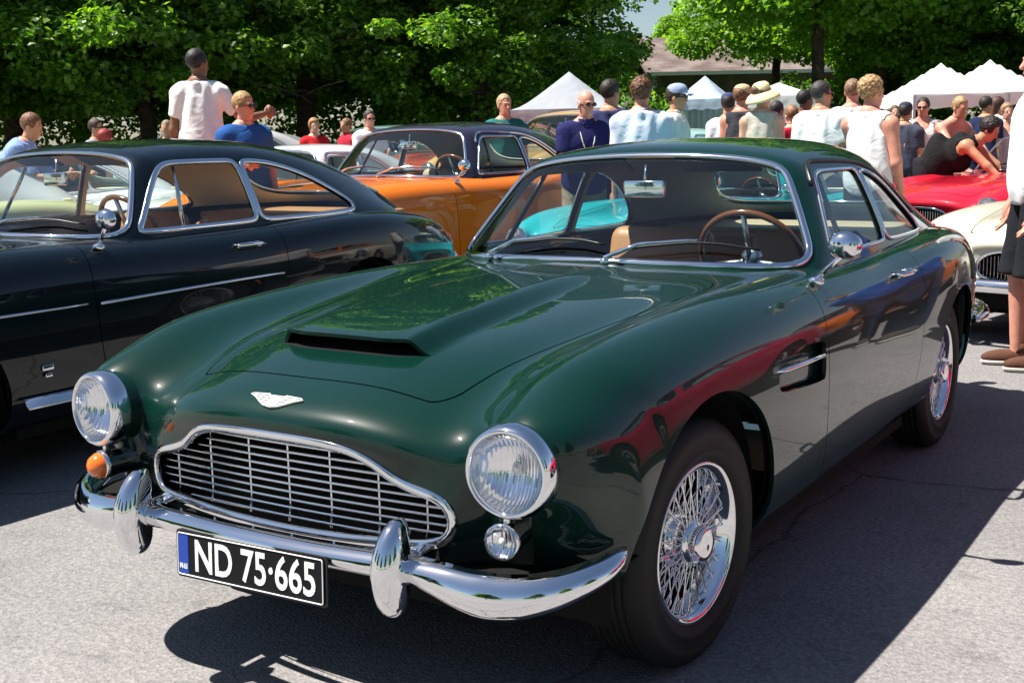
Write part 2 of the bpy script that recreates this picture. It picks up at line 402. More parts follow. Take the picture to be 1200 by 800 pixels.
def roof_net():
    r = []
    z = lambda *a: r.append([list(p) for p in a])
    z((0,.765,.895),(.2,.78,.895),(.4,.825,.89),(.54,.90,.885),(.645,.985,.88),(.70,1.05,.875),(.712,1.09,.87),(.718,1.12,.865),(.722,1.15,.86))
    z((0,.925,1.02),(.2,.94,1.019),(.39,.98,1.015),(.515,1.03,1.009),(.61,1.09,1.0),(.665,1.15,.985),(.69,1.19,.965),(.71,1.23,.925),(.72,1.25,.87))
    z((0,1.095,1.147),(.2,1.105,1.145),(.38,1.125,1.14),(.49,1.155,1.130),(.57,1.195,1.115),(.625,1.25,1.085),(.66,1.30,1.03),(.69,1.34,.95),(.715,1.36,.87))
    z((0,1.255,1.258),(.2,1.255,1.256),(.37,1.26,1.248),(.47,1.27,1.235),(.54,1.29,1.215),(.59,1.33,1.165),(.638,1.38,1.08),(.685,1.42,.965),(.712,1.44,.87))
    z((0,1.34,1.296),(.2,1.34,1.293),(.36,1.345,1.281),(.455,1.355,1.266),(.525,1.38,1.242),(.582,1.42,1.185),(.632,1.47,1.09),(.682,1.51,.965),(.71,1.53,.87))
    z((0,1.48,1.315),(.2,1.48,1.312),(.36,1.48,1.299),(.45,1.49,1.281),(.52,1.51,1.252),(.578,1.54,1.195),(.630,1.58,1.095),(.682,1.61,.965),(.71,1.63,.87))
    def sec(y, xs, zs): r.append([[x, y, q] for x, q in zip(xs, zs)])
    XR = (0,.2,.36,.45,.52,.576,.629,.682,.71)
    sec(1.75, XR, (1.326,1.322,1.308,1.288,1.258,1.20,1.095,.965,.87))
    sec(2.02, XR, (1.319,1.315,1.301,1.278,1.246,1.19,1.09,.962,.87))
    sec(2.27, (0,.2,.355,.44,.505,.56,.617,.675,.71), (1.292,1.288,1.272,1.248,1.212,1.155,1.065,.955,.87))
    sec(2.50, (0,.2,.345,.425,.485,.543,.603,.665,.705), (1.250,1.245,1.226,1.20,1.162,1.105,1.03,.945,.86))
    sec(2.75, (0,.2,.33,.405,.46,.515,.58,.645,.69), (1.185,1.179,1.158,1.13,1.095,1.045,.985,.92,.85))
    sec(3.0, (0,.2,.31,.38,.43,.48,.54,.60,.65), (1.10,1.095,1.075,1.049,1.019,.98,.94,.895,.84))
    sec(3.2, (0,.18,.27,.33,.38,.43,.48,.535,.58), (1.01,1.005,.99,.97,.95,.925,.89,.85,.81))
    sec(3.36, (0,.16,.24,.29,.33,.38,.43,.48,.52), (.925,.92,.905,.89,.87,.85,.82,.79,.76))
    sec(3.48, (0,.14,.2,.25,.29,.33,.37,.41,.45), (.84,.835,.82,.80,.785,.765,.74,.72,.70))
    return r

GRILLE = mirror_poly([(0,.677),(.14,.675),(.225,.666),(.28,.645),(.325,.608),(.375,.588),(.435,.577),(.465,.562),(.478,.535),(.478,.50),(.462,.472),(.425,.461),(.2,.448),(0,.444)])
GRILLE = chaikin(GRILLE, 2)
HOOD = chaikin([(-.345,-.58),(0,-.60),(.345,-.58),(.378,-.56),(.415,-.48),(.555,.50),(.548,.60),(.50,.675),(.30,.755),(0,.79),(-.30,.755),(-.50,.675),(-.548,.60),(-.555,.50),(-.415,-.48),(-.378,-.56)], 2)
WS = chaikin(mirror_poly([(0,1.272),(.30,1.262),(.455,1.240),(.505,1.222),(.537,1.19),(.652,.985),(.668,.948),(.660,.924),(.62,.916),(.4,.926),(0,.936)]), 2)
BACKLIGHT = chaikin(mirror_poly([(0,1.215),(.28,1.20),(.37,1.165),(.43,1.08),(.44,1.02),(.38,.99),(0,.985)]), 2)
WIN1 = chaikin([(1.19,.928),(1.205,.938),(1.36,1.165),(1.395,1.198),(1.45,1.206),(1.82,1.203),(1.845,1.198),(1.85,1.175),(1.862,.948),(1.86,.928)], 2)
WIN2 = chaikin([(1.895,.928),(1.892,.948),(1.882,1.172),(1.886,1.196),(1.91,1.197),(2.05,1.172),(2.2,1.11),(2.36,1.01),(2.41,.955),(2.415,.935),(2.38,.927)], 2)
WINA0 = chaikin([(1.19,.928),(1.205,.938),(1.36,1.165),(1.395,1.198),(1.45,1.206),(1.82,1.195),(2.0,1.175),(2.2,1.105),(2.36,1.01),(2.43,.955),(2.435,.938),(2.40,.932)], 2)
DOOR = [(.80,1.0),(.785,.85),(.775,.72),(.79,.55),(.83,.30),(.86,.275),(1.80,.275),(1.84,.31),(1.87,.5),(1.885,.72),(1.885,1.0)]
DOOR = chaikin(DOOR, 1)

def wheel_wire(parent, name='wheel'):
    """wire wheel, axle at the origin, outer face towards +x"""
    w = bpy.data.objects.new(name, None); COL.objects.link(w); w.parent = parent
    T = axisT((0, 0, 0), (1, 0, 0))
    tp = [(.215,-.085),(.232,-.092),(.262,-.096),(.295,-.092),(.318,-.078),(.328,-.060)]
    for g in (-.045,-.022,.0,.022,.045): tp += [(.330,g-.009),(.330,g-.004),(.322,g-.003),(.322,g+.003),(.330,g+.004)]
    tp += [(.330,.058),(.326,.068),(.316,.080),(.300,.090),(.286,.0935),(.284,.0925),(.268,.096),(.248,.0945),(.246,.096),(.238,.094),(.222,.086),(.216,.080)]
    mb = MB(); mb.lathe(tp, T, 72); mb.obj('tyre', M['rubber'], w)
    mb = MB(); mb.lathe([(.214,-.085),(.205,-.088),(.196,-.08),(.188,-.05),(.170,-.02),(.168,.02),(.186,.045),(.192,.066),(.197,.076),(.206,.082),(.213,.084),(.2165,.080),(.214,.074)], T, 72); mb.obj('rim', M['chrome'], w)
    mb = MB(); rnd = random.Random(3)
    mb2 = MB()
    for k in range(24):      # crossed outer and inner spokes
        a = 2 * PI * k / 24
        for ln, (rh, xh, rr_, xr, d) in enumerate([(.052,.062,.190,.055,.30),(.052,.062,.190,.055,-.30),(.062,.012,.176,.022,.42),(.062,.012,.176,.022,-.42)]):
            a1 = a + (PI / 24 if ln > 1 else 0); a2 = a1 + d
            p = Vector((xh, rh * math.cos(a1), rh * math.sin(a1))); q = Vector((xr, rr_ * math.cos(a2), rr_ * math.sin(a2)))
            mb2.tube([p, q], .00215, 5, cap=False)
    mb2.obj('spokes', M['chrome'], w)
    mb = MB(); mb.lathe([(.075,-.02),(.075,.0),(.068,.02),(.058,.03),(.052,.045),(.056,.06),(.054,.068),(.045,.07),(.040,.078),(0,.078)], T, 36); mb.lathe([(.078,-.02),(.074,.02),(.060,.034)], T, 36); hub = mb.obj('hub', M['chrome'], w)
    mb = MB(); mb.lathe([(.042,.070),(.048,.084),(.047,.098),(.041,.105),(.033,.1045),(.0,.107)], T, 30)
    for s_ in (0, PI):       # two-eared spinner
        a = .5 + s_
        c, sn = math.cos(a), math.sin(a)
        mb.tube([(.088, c*.03, sn*.03), (.093, c*.05, sn*.05), (.098, c*.062, sn*.062), (.101, c*.068, sn*.068)], [.016,.013,.010,.005], 8, sx=.7)
    mb.obj('spinner', M['chrome'], w)
    mb = MB(); mb.lathe([(.16,-.06),(.11,-.055),(0,-.055)], T, 30); mb.obj('brake_disc', M['black'], w)
    return w
def wheel_disc(parent, cap_mat='chrome', lod=32, name='wheel'):
    w = bpy.data.objects.new(name, None); COL.objects.link(w); w.parent = parent
    T = axisT((0, 0, 0), (1, 0, 0))
    MB().lathe([(.20,-.085),(.25,-.095),(.30,-.09),(.325,-.06),(.33,0),(.325,.06),(.30,.088),(.25,.094),(.21,.082)], T, lod).obj('tyre', M['rubber'], w)
    MB().lathe([(.215,.078),(.20,.084),(.19,.07),(.15,.055),(.12,.075),(.08,.092),(.03,.098),(0,.099)], T, lod).obj('hub_cap', M[cap_mat], w)
    return w

def make_car(o):
    """o: options; returns the root Empty"""
    g = lambda k, d=None: o.get(k, d)
    root = empty(g('name', 'parked_car'), (0, 0, 0), g('label'), 'car', g('group'))
    hi = g('hi', False); nu, nv = (16, 12) if hi else (6, 5)
    pm = g('paint'); rm = g('roof', pm); cab = g('cabrio', False)
    B = surf(body_net(), nu, nv); 
    if B['N'][np.argmax(B['V'][:, 2])][2] < 0: B['N'] *= -1; B['T'] = B['T'][:, ::-1]
    G = surf(roof_net(), nu, nv + 2)
    if G['N'][np.argmax(G['V'][:, 2])][2] < 0: G['N'] *= -1; G['T'] = G['T'][:, ::-1]
    gap = .0022 if hi else .004
    yz = lambda m: m['V'][:, 1:3]; xy = lambda m: m['V'][:, :2]; xz = lambda m: m['V'][:, [0, 2]]
    ax = lambda m: np.abs(m['V'][:, 0])
    # wheel arches
    def arch(m, yc, r, zc=.33):
        d = np.hypot((m['V'][:, 1] - yc) / (1.06 if yc < 1 else 1), m['V'][:, 2] - zc) - r
        return np.where(ax(m) < .45, 1., d)
    B, s1 = clip(B, arch(B, -.035, .395, .325), True)
    arch_tr = [(B, s1)]
    B, s2 = clip(B, arch(B, 2.49, .365, .33), True)
    # cabin opening
    cabin = chaikin([(-.60,1.02),(0,.86),(.60,1.02),(.655,1.2),(.665,2.3),(.60,2.9),(0,3.1),(-.60,2.9),(-.665,2.3),(-.655,1.2)], 2)
    if cab: cabin = chaikin([(-.60,1.05),(0,.95),(.60,1.05),(.64,1.3),(.64,2.1),(.55,2.35),(0,2.4),(-.55,2.35),(-.64,2.1),(-.64,1.3)], 2)
    B = clip(B, np.where(B['V'][:, 2] > .8, sd_poly(xy(B), cabin), 1.))
    # grille hole
    fr = B['V'][:, 1] < -.55
    gp = GRILLE if g('grille', 'wide') != 'none' else None
    if g('grille', 'wide') == 'oval': gp = chaikin(mirror_poly([(0,.66),(.14,.655),(.24,.62),(.29,.56),(.27,.49),(.18,.45),(0,.44)]), 2)
    gs = []
    if gp is not None:
        f = sd_poly(xz(B), gp); f = np.where(fr & (B['V'][:, 1] < -.5), f, 1.)
        # f must be continuous near the cut: only the front face lies inside the outline
        B, gs = clip(B, np.where(B['V'][:, 1] < -.45, sd_poly(xz(B), gp), 1.), True)
    B = clip(B, np.where((B['V'][:, 1] < -.52) & (B['V'][:, 2] < .80), np.hypot(ax(B) - .648, B['V'][:, 2] - .664) - .084, 1.))      # lamp bowls
    liner = dict(B)
    lin2 = clip(B, np.where(B['V'][:, 1] < -.2, B['V'][:, 2] - .44, 1.))
    # bonnet
    topm = lambda m: (m['V'][:, 2] > .6) & (m['V'][:, 1] < 1.0)
    fh = np.where(topm(B), sd_poly(xy(B), HOOD), 1.)
    hood = clip(B, -(fh + gap)); B = clip(B, fh - gap)
    if g('scoop', False):
        hood_low = hood
        V = hood['V']
        def wd(y): return np.interp(y, [-.55, -.35, 0, .5, .9], [.205, .20, .175, .13, .10])
        def ht(y): return np.interp(y, [-.55, -.42, -.2, .1, .4, .7, .85], [.043, .044, .042, .037, .026, .011, .002])
        def bump(x, y):
            w = wd(y); d = np.abs(x) - w + .015; t = np.clip(d / np.interp(y, [-.5, .8], [.058, .10]), 0, 1)
            sh = 1 - (3 * t ** 2 - 2 * t ** 3)
            return ht(y) * sh
        ym = -.445 + 2.2 * np.clip(np.abs(V[:, 0]) - .11, 0, 1) ** 2
        side = V[:, 1] - ym                       # >0 behind the mouth
        beyond = np.abs(V[:, 0]) > .315
        A = clip(hood, np.where(beyond, .5, -side)) if False else None
        infront = clip(hood, -(V[:, 1] - ym))
        behind = clip(hood, (V[:, 1] - ym))
        def disp(m):
            V = m['V'].copy(); N = m['N'].copy(); e = 1e-3
            b = bump(V[:, 0], V[:, 1]); bx = (bump(V[:, 0] + e, V[:, 1]) - bump(V[:, 0] - e, V[:, 1])) / (2 * e); by = (bump(V[:, 0], V[:, 1] + e) - bump(V[:, 0], V[:, 1] - e)) / (2 * e)
            gx = -N[:, 0] / N[:, 2] + bx; gy = -N[:, 1] / N[:, 2] + by
            N = np.stack([-gx, -gy, np.ones(len(gx))], 1); N /= np.linalg.norm(N, axis=1, keepdims=True)
            V[:, 2] += b
            return dict(V=V, N=N, T=m['T'])
        floor = clip(behind, np.minimum(.16 - (behind['V'][:, 1] + .445), .30 - np.abs(behind['V'][:, 0])))
        behind = disp(behind)
        # thick lip along the mouth only
        lipc = lambda P: (np.abs(P[:, 1] - (-.445 + 2.2 * np.clip(np.abs(P[:, 0]) - .11, 0, 1) ** 2)) < .004) & (np.abs(P[:, 0]) < .30)
        behind_l = flange(behind, .010, lipc)
        infront = flange(infront, .012, lambda P: ~lipc(P) & ~(np.abs(P[:, 1] - (-.445 + 2.2 * np.clip(np.abs(P[:, 0]) - .11, 0, 1) ** 2)) < .004))
        def cat(*ms):
            V = np.vstack([m['V'] for m in ms]); N = np.vstack([m['N'] for m in ms]); T = []; b = 0
            for m in ms: T.append(m['T'] + b); b += len(m['V'])
            return dict(V=V, N=N, T=np.vstack(T))
        H = nobj('bonnet', cat(behind_l, infront), pm, root)
        nobj('scoop_floor', offs(floor, -.001), M['black'], H)
        bz = lambda x, y: .0
        # mouth back plate hides the engine bay
    else:
        H = nobj('bonnet', flange(hood, .012), pm, root)
    if g('sidevent'):      # side vent behind the front wheel
        VENT = chaikin([(.365,.652),(.372,.742),(.40,.752),(.74,.735),(.752,.715),(.752,.625),(.735,.612),(.40,.638)], 2)
        f = np.where((ax(B) > .62) & (B['V'][:, 2] < .84), sd_poly(yz(B), VENT), 1.)
        rec = offs(clip(B, -(f - .03)), -.028); B = clip(B, f)
        for s_ in (1, -1): nobj('vent_recess', clip(rec, s_ * rec['V'][:, 0]), pm, root)
        for s_ in (1, -1):
            MB().tube([(s_*x, y, z) for x, y, z in ((.836,.352,.706),(.846,.40,.704),(.852,.55,.700),(.850,.70,.694),(.842,.75,.690))], [.003,.0075,.0085,.0075,.003], 10, sy=1.0).obj('vent_strake', M['chrome'], root)
    # doors
    fd = sd_poly(yz(B), DOOR); sidem = (ax(B) > .62)
    f = np.where(sidem, fd, 1.)
    door = clip(B, -(f + gap)); B = clip(B, f - gap)
    for sgn in (1, -1):
        d = clip(door, sgn * door['V'][:, 0] - .3)
        D = nobj('door', flange(d, .014), pm, root)
        mb = MB()      # handle
        yh, zh, xh = 1.66, .832, .818
        mb.tube([(sgn*(xh-.01),yh-.085,zh),(sgn*(xh+.02),yh-.075,zh+.003),(sgn*(xh+.032),yh-.03,zh+.006),(sgn*(xh+.030),yh+.045,zh+.004),(sgn*(xh+.022),yh+.085,zh-.002)], [.009,.010,.012,.010,.005], 8, sx=.8)
        mb.tube([(sgn*(xh-.02),yh+.055,zh),(sgn*(xh+.014),yh+.055,zh)], [.016,.012], 10)
        mb.tube([(sgn*(xh-.02),yh-.075,zh),(sgn*(xh+.012),yh-.075,zh)], [.012,.009], 10)
        mb.obj('handle', M['chrome'], D)
        if g('doortrim'):
            MB().tube([(sgn*.843, y, .672 + .012 * math.sin((y-.8)*1.4)) for y in np.linspace(.80, 1.85, 12)], .007, 8, sx=.6).obj('side_trim', M['chrome'], D)
    if g('vent_side', hi):
        pass
    # bootlid line
    line = [(-.45,3.2),(-.42,3.52),(-.3,3.6),(.3,3.6),(.42,3.52),(.45,3.2)]
    B = flange(B, .012)
    nobj('body', B, pm, root)
    nobj('gap_shade_shell', offs(lin2, -.03), M['black'], root)  # unseen black shell added to darken panel gaps and stop light leaks
    # chassis, wheel wells
    mb = MB(); mb.box(-.60, .60, -.25, 3.1, .17, .235); mb.box(-.42,.42,-.50,.8,.24,.5); mb.box(-.72,.72,.45,2.08,.17,.23)
    for yc, r in ((0, .40), (2.49, .38)):
        for s_ in (1, -1):
            r = .425 if yc < 1 else .38
            Tw = Matrix(((0,0,s_,s_*.47),(1,0,0,yc-(.035 if yc<1 else 0)),(0,1,0,.31),(0,0,0,1)))
            mb.lathe([(.01,0),(r, .0), (r, .29)], Tw, 28, a0=-.12, a1=PI+.12)
    mb.obj('chassis', M['black'], root)
    # arch lips
    mb = MB(); 
    for (m_, s_) in ((arch_tr[0][0], s1),): pass
    # ---------------- greenhouse
    if not cab:
        above = lambda m: m['V'][:, 2]
        G = clip(G, G['V'][:, 2] - .885); G0 = G
        fws = np.where(G['V'][:, 1] < 1.6, sd_poly(xz(G), WS), 1.)
        glassw = clip(G, -fws); G, sws = clip(G, fws, True); Gws = G
        fb = np.where(G['V'][:, 1] > 2.3, sd_poly(xz(G), BACKLIGHT), 1.)
        glassb = clip(G, -fb); G, sb = clip(G, fb, True); Gb = G
        wl = g('windows', [WIN1, WIN2]); WINA = chaikin(g('outline'), 2) if g('outline') else WINA0
        gl = []; sw = []
        for wp in wl:
            f = np.where(ax(G) > .45, sd_poly(yz(G), wp), 1.)
            gl.append(clip(G, -f)); G, s_ = clip(G, f, True); sw.append((G, s_))
        Rf = nobj('roof', flange(G, .02), rm, root)
        lm = M[g('lining', 'headlining')]
        lin = offs(G, -.022); lin = clip(lin, lin['V'][:, 2] - .93)
        nobj('headlining', lin, lm, root)
        W = nobj('windscreen', offs(glassw, -.006), M['glass'], root)
        mb = MB(); trim(mb, Gws, sws, .013, .008, .001, cond=lambda P: P[:, 1] < 1.6); mb.obj('frame', M['chrome'], W)
        Bk = nobj('rear_window', offs(glassb, -.006), M['glass'], root)
        mb = MB(); trim(mb, Gb, sb, .010, .006, .001); mb.obj('frame', M['chrome'], Bk)
        for sgn in (1, -1):
            for k, nm in ((0, 'side_window'), (1, 'quarter_window')):
                q = clip(offs(gl[k], -.008), sgn * gl[k]['V'][:, 0])
                o_ = nobj(nm, q, M['glass'], root)
                mb = MB(); trim(mb, sw[k][0], sw[k][1], g('framew', .009), .006, .001, cond=lambda P: P[:, 0] * sgn > 0); mb.obj('frame', M['chrome'], o_)
                if k == 0:
                    mb = MB(); mb.tube([(sgn*.690,1.385,.93),(sgn*.60,1.44,1.11),(sgn*.553,1.46,1.195)], .008, 8, sx=1.2); mb.obj('quarterlight_bar', M[g('vent', 'trimblack')], o_)
        # drip rail: one bead a finger above each side opening
        fdr = np.where(ax(G0) > .40, sd_poly(yz(G0), WINA) - .034, 1.); Gd, sdp = clip(G0, fdr, True)
        for sgn in (1, -1):
            mb = MB(); Vd = Gd['V']
            sg = [(p, q) for p, q in sdp if Vd[p][0] * sgn > 0 and Vd[p][2] > 1.0 and (Vd[p][2] > 1.16 or Vd[p][1] > 1.8)]
            trim(mb, Gd, sg, .008, .009, .002)
            if not g('nodrip'): mb.obj('drip_rail', M['trimblack'] if g('darkrail') else M['chrome'], root)
    else:
        # low open car: curved screen in a chrome frame
        S = clip(G, -np.where(G['V'][:, 1] < 1.6, sd_poly(xz(G), WS), 1.)); _, ss = clip(G, np.where(G['V'][:, 1] < 1.6, sd_poly(xz(G), WS), 1.), True)
        Gc = clip(G, -np.where(G['V'][:, 1] < 1.6, sd_poly(xz(G), WS), 1.), True)
        W = nobj('windscreen', offs(S, 0), M['glass'], root)
        mb = MB(); trim(mb, Gc[0], Gc[1], .014, .009, 0); mb.obj('frame', M['chrome'], W)
    # ---------------- interior
    im = M[g('seats', 'tan')]; dm = M[g('dash', 'darkint')]
    mb = MB(); mb.rbox((0, 1.08, .80), (1.22, .30, .17), .05); mb.rbox((0,1.26,.50),(.22,1.0,.34),.05); mb.box(-.66,.66,.9,2.9,.235,.26)
    mb.rbox((0, 2.62, .60), (1.25, .1, .5), .04); mb.obj('dashboard', dm, root)
    for s_ in (1, -1): MB().rbox((s_*.700, 1.55, .57), (.05, 1.0, .50), .02).obj('door_lining', im if g('liningtan') else dm, root)
    if not cab:
        mb = MB(); mb.rbox((0, 2.86, .885), (1.16, .52, .04), .015); mb.obj('parcel_shelf', M[g('shelf', 'headlining')], root)
    for s_ in (1, -1):
        mb = MB(); mb.rbox((s_*.33, 1.72, .43), (.50, .52, .16), .06, seg=4); T = Matrix.Rotation(R(-14), 4, 'X')
        mb.rbox((s_*.33, 2.02, .70), (.48, .13, .50), .06, T=T, seg=4); mb.obj('seat', im, root)
    mb = MB(); mb.rbox((0, 2.38, .44), (1.1, .36, .14), .05, seg=3); mb.rbox((0, 2.60, .68), (1.12, .14, .40), .06, seg=3)
    mb.obj('rear_seat', im, root)
    sx = .36 if g('lhd', True) else -.36
    c0 = Vector((sx, 1.37, .90)); axv = Vector((0, .88, .47)); T = axisT(c0, axv)
    mb = MB(); mb.tube([T @ Vector((.19*math.cos(a), .19*math.sin(a), 0)) for a in np.linspace(0, 2*PI, 40, endpoint=False)], .0125, 8, closed=True)
    SW = mb.obj('steering_wheel', M['wood'], root)
    mb = MB()
    for a in (0.2, PI-.2, -PI/2): mb.tube([T @ Vector((0,0,-.02)), T @ Vector((.185*math.cos(a), .185*math.sin(a), 0))], .007, 6, sx=1.5)
    mb.ellipsoid(c0, (.04,.03,.04)); mb.tube([c0, c0 - axv * .35], .018, 8); mb.obj('spokes', M['steel'], SW)
    # ---------------- wheels
    proto = None
    for s_, yc in ((1, 0), (1, 2.49), (-1, 0), (-1, 2.49)):
        if proto is None:
            proto = wheel_wire(root) if g('wire') else wheel_disc(root, g('cap', 'chrome'), 48 if hi else 28); wv = proto
        else: wv = copy_tree(proto, root)
        wv.location = (s_ * .69, yc, .321); wv.scale = (.972, .972, .972); wv.rotation_euler = (0, 0, (0 if s_ > 0 else PI) + (R(g('steer', 0)) if yc == 0 else 0))
    # ---------------- lamps
    for s_ in (1, -1):
        c = Vector((s_*.648, -.685, .664)); axis = Vector((s_*.10, -1, .03)).normalized(); T = axisT(c, axis) @ Matrix.Diagonal((.94,.94,1,1))
        mb = MB(); mb.lathe([(.103,-.03),(.108,-.02),(.1095,.0),(.106,.016),(.099,.027),(.094,.029),(.090,.026),(.088,.016)], T, 48); 
        L = mb.obj('headlight', M['chrome'] if not g('paintlamp') else pm, root)
        mb = MB(); mb.lathe([(.088,.016),(.084,-.004),(.070,-.022),(.045,-.036),(.02,-.043),(0,-.045)], T, 32); mb.obj('reflector', M['reflector'], L)
        MB().ellipsoid(T @ Vector((0,0,-.028)), (.010,.010,.016)).obj('bulb', M['steel'], L)
        mb = MB(); mb.lathe([(.089,.020),(.084,.028),(.06,.038),(.03,.043),(0,.044)], T, 40)
        mb.obj('lens', M['lens'], L)
        MB().lathe([(.1045,-.018),(.106,-.05),(.107,-.10),(.100,-.18),(.085,-.24)], T, 48).obj('lamp_pod', pm, root)
        if hi:
            mb = MB(); mb.rbox(T @ Vector((0,-.117,-.005)), (.012,.02,.03), .003); mb.ellipsoid(T @ Vector((0,-.132,.0)), (.006,.006,.008)); mb.obj('rim_screw', M['chrome'], L)
        # side lamp
        c2 = Vector((s_*.635, -.70, .515)); T2 = axisT(c2, (s_*.15, -1, 0))
        mb = MB(); mb.lathe([(.034,-.09),(.036,-.03),(.040,.0),(.040,.010),(.036,.012)], T2, 24); S_ = mb.obj('side_lamp', M['chrome'], root)
        mb = MB(); mb.lathe([(.036,.006),(.034,.02),(.025,.036),(.012,.044),(0,.046)], T2, 24)
        amb = s_ < 0 and g('orangelamp'); mb.obj('lens', M['orange_lens'] if amb else M['lens'], S_)
        if not amb:
            mb = MB(); mb.lathe([(.037,.008),(.030,-.004),(.015,-.010),(0,-.011)], T2, 24); mb.obj('reflector', M['reflector'], S_); MB().ellipsoid(T2 @ Vector((0,0,.004)), (.008,.008,.010)).obj('bulb', M['white_lens'], S_)
    # ---------------- grille
    if gp is not None:
        mb = MB(); 
        P = np.array([(x, 0, z) for x, z in gp])
        yf = lambda x, z: -.690 + .16 * np.abs(x) ** 2 - .25 * (z - .60)*0
        Gf = MB(); trim(Gf, clip(dict(V=liner['V'], N=liner['N'], T=liner['T']), np.ones(len(liner['V'])))and liner, gs, .013, .008, .0, step=.02, cond=lambda P: P[:, 1] < -.45)
        Bfront = None
        GR = Gf.obj('grille', M['chrome'], root)
        top = lambda x: max([z for z in np.linspace(.44,.70,80) if sd_poly(np.array([[x, z]]), gp)[0] < 0] or [0]); bot = lambda x: min([z for z in np.linspace(.44,.70,80) if sd_poly(np.array([[x, z]]), gp)[0] < 0] or [0])
        yin = lambda x, z: -.682 + .022 + .10 * x * x + (0 if z > .47 else -.006)
        if g('grille', 'wide') == 'wide':
            for k in range(11):
                z0 = .462 + k * .0196; xs = np.linspace(-.485, .485, 61)
                # slats bow up slightly in the middle
                run = [x for x in xs if sd_poly(np.array([[x, z0]]), gp)[0] < -.004]
                if len(run) > 3: mb.tube([(x, yin(x, z0), z0) for x in run], .0050, 8, up=(0,.35,1), sx=.86, sy=2.2)
            for x in ((-.40,-.27,-.13,.0,.13,.27,.40)):
                a, b = bot(x) + .004, top(x) - .004
                if b > a: MB().tube([(x, yin(x, z) - .004, z) for z in np.linspace(a, b, 6)], .0032, 6).obj('upright', M['chrome'], GR)
        else:
            for x in np.linspace(-.27, .27, 22):
                a, b = bot(x), top(x)
                if b > a + .02: mb.tube([(x, yin(x, z), z) for z in np.linspace(a, b, 6)], .0045, 5)
        mb.obj('slats', M['chrome'], GR)
        mb = MB(); mb.box(-.52, .52, -.60, -.585, .41, .70); mb.obj('radiator', M['black'], GR)
    # ---------------- bumpers
    bt = g('bumper', 'split')
    for s_ in (1, -1):
        mb = MB(); T_ = Matrix.Translation((0, 0, .405)); P_ = [(.44,-.62),(.44,-.74),(.60,-.735),(.70,-.69),(.775,-.61),(.795,-.50),(.79,-.38),(.70,-.38)]
        mb.prism([(s_*x, y) for x, y in P_], T_, .006); mb.obj('shadow_filler', M['black'], root)  # added black plate; makes the nose and bumper wing cast one solid shadow
    def blade(P, hs, name, parent):
        mb = MB(); P = np.array(P); n = 40
        t = np.linspace(0, len(P)-1, n); W, _ = bw(len(P), t); Q = W @ ext(P); hh = np.interp(t, range(len(hs)), hs)
        V = []; F = []; k = 9
        for i in range(n):
            tt = Q[min(i+1, n-1)] - Q[max(i-1, 0)]; tt /= np.linalg.norm(tt); out = np.cross(tt, [0, 0, 1]); out /= np.linalg.norm(out)
            upv = np.cross(out, tt)
            for j in range(k):
                a = -1 + 2 * j / (k - 1); bulge = (1 - abs(a) ** 2.4) * .038
                V.append(Q[i] + upv * a * hh[i] + out * bulge * min(1, hh[i] / .03))
        for i in range(n-1):
            for j in range(k-1): F.append((i*k+j, (i+1)*k+j, (i+1)*k+j+1, i*k+j+1))
        mb.add(V, F); 
        V2 = [np.array(v) - np.array([0,0,0]) for v in V]
        ob = mb.obj(name, M['chrome'], parent)
        md = ob.modifiers.new('s', 'SOLIDIFY'); md.thickness = .004; md.offset = 0
        return ob
    BP = bpy.data.objects.new('front_bumper', None); COL.objects.link(BP); BP.parent = root
    if bt == 'split':
        blade([(-.38,-.755,.434),(-.18,-.775,.436),(0,-.78,.437),(.18,-.775,.436),(.38,-.755,.434)], [.034,.030,.030,.030,.034], 'centre_blade', BP)
        for s_ in (1, -1):
            P = [(.38,-.755,.438),(.46,-.755,.436),(.535,-.755,.418),(.605,-.745,.402),(.675,-.72,.402),(.74,-.68,.414),(.79,-.61,.434),(.807,-.53,.452),(.808,-.485,.461)]
            P = [(s_*x, y, z) for x, y, z in P]
            if s_ < 0: P = P[::-1]
            h = [.030,.034,.046,.053,.050,.044,.035,.024,.005]
            blade(P, h if s_ > 0 else h[::-1], 'wing_blade', BP)
    else:
        P = [(-.83,-.42,.44),(-.80,-.62,.43),(-.62,-.76,.43),(-.3,-.80,.43),(0,-.81,.43),(.3,-.80,.43),(.62,-.76,.43),(.80,-.62,.43),(.83,-.42,.44)]
        blade(P, [.02,.04,.05,.05,.05,.05,.05,.04,.02], 'centre_blade', BP)
    for s_ in (1, -1):      # overriders
        mb = MB(); P = []
        for t in np.linspace(0, 1, 14):
            z = .335 + .21 * t; y = -.80 + .05 * (abs(t - .45) / .55) ** 2.2; P.append((s_*.41, y, z))
        rr = [.004,.024,.033,.037,.039,.040,.041,.041,.040,.038,.035,.031,.024,.006]
        mb.tube(P, rr, 20, up=(1, 0, 0), sx=.95, sy=1.25); mb.tube([(s_*.41,-.79,.440),(s_*.41,-.68,.440)], .026, 12); mb.obj('overrider', M['chrome'], BP)
    for s_ in (1, -1): MB().tube([(s_*.405,-.74,.43),(s_*.405,-.50,.40)], .018, 8).obj('bumper_iron', M['black'], BP)
    RB = bpy.data.objects.new('rear_bumper', None); COL.objects.link(RB); RB.parent = root
    P = [(.79,3.0,.47),(.775,3.25,.47),(.70,3.52,.47),(.45,3.68,.47),(0,3.73,.47),(-.45,3.68,.47),(-.70,3.52,.47),(-.775,3.25,.47),(-.79,3.0,.47)]
    blade(P, [.012,.035,.042,.042,.042,.042,.042,.035,.012], 'centre_blade', RB)
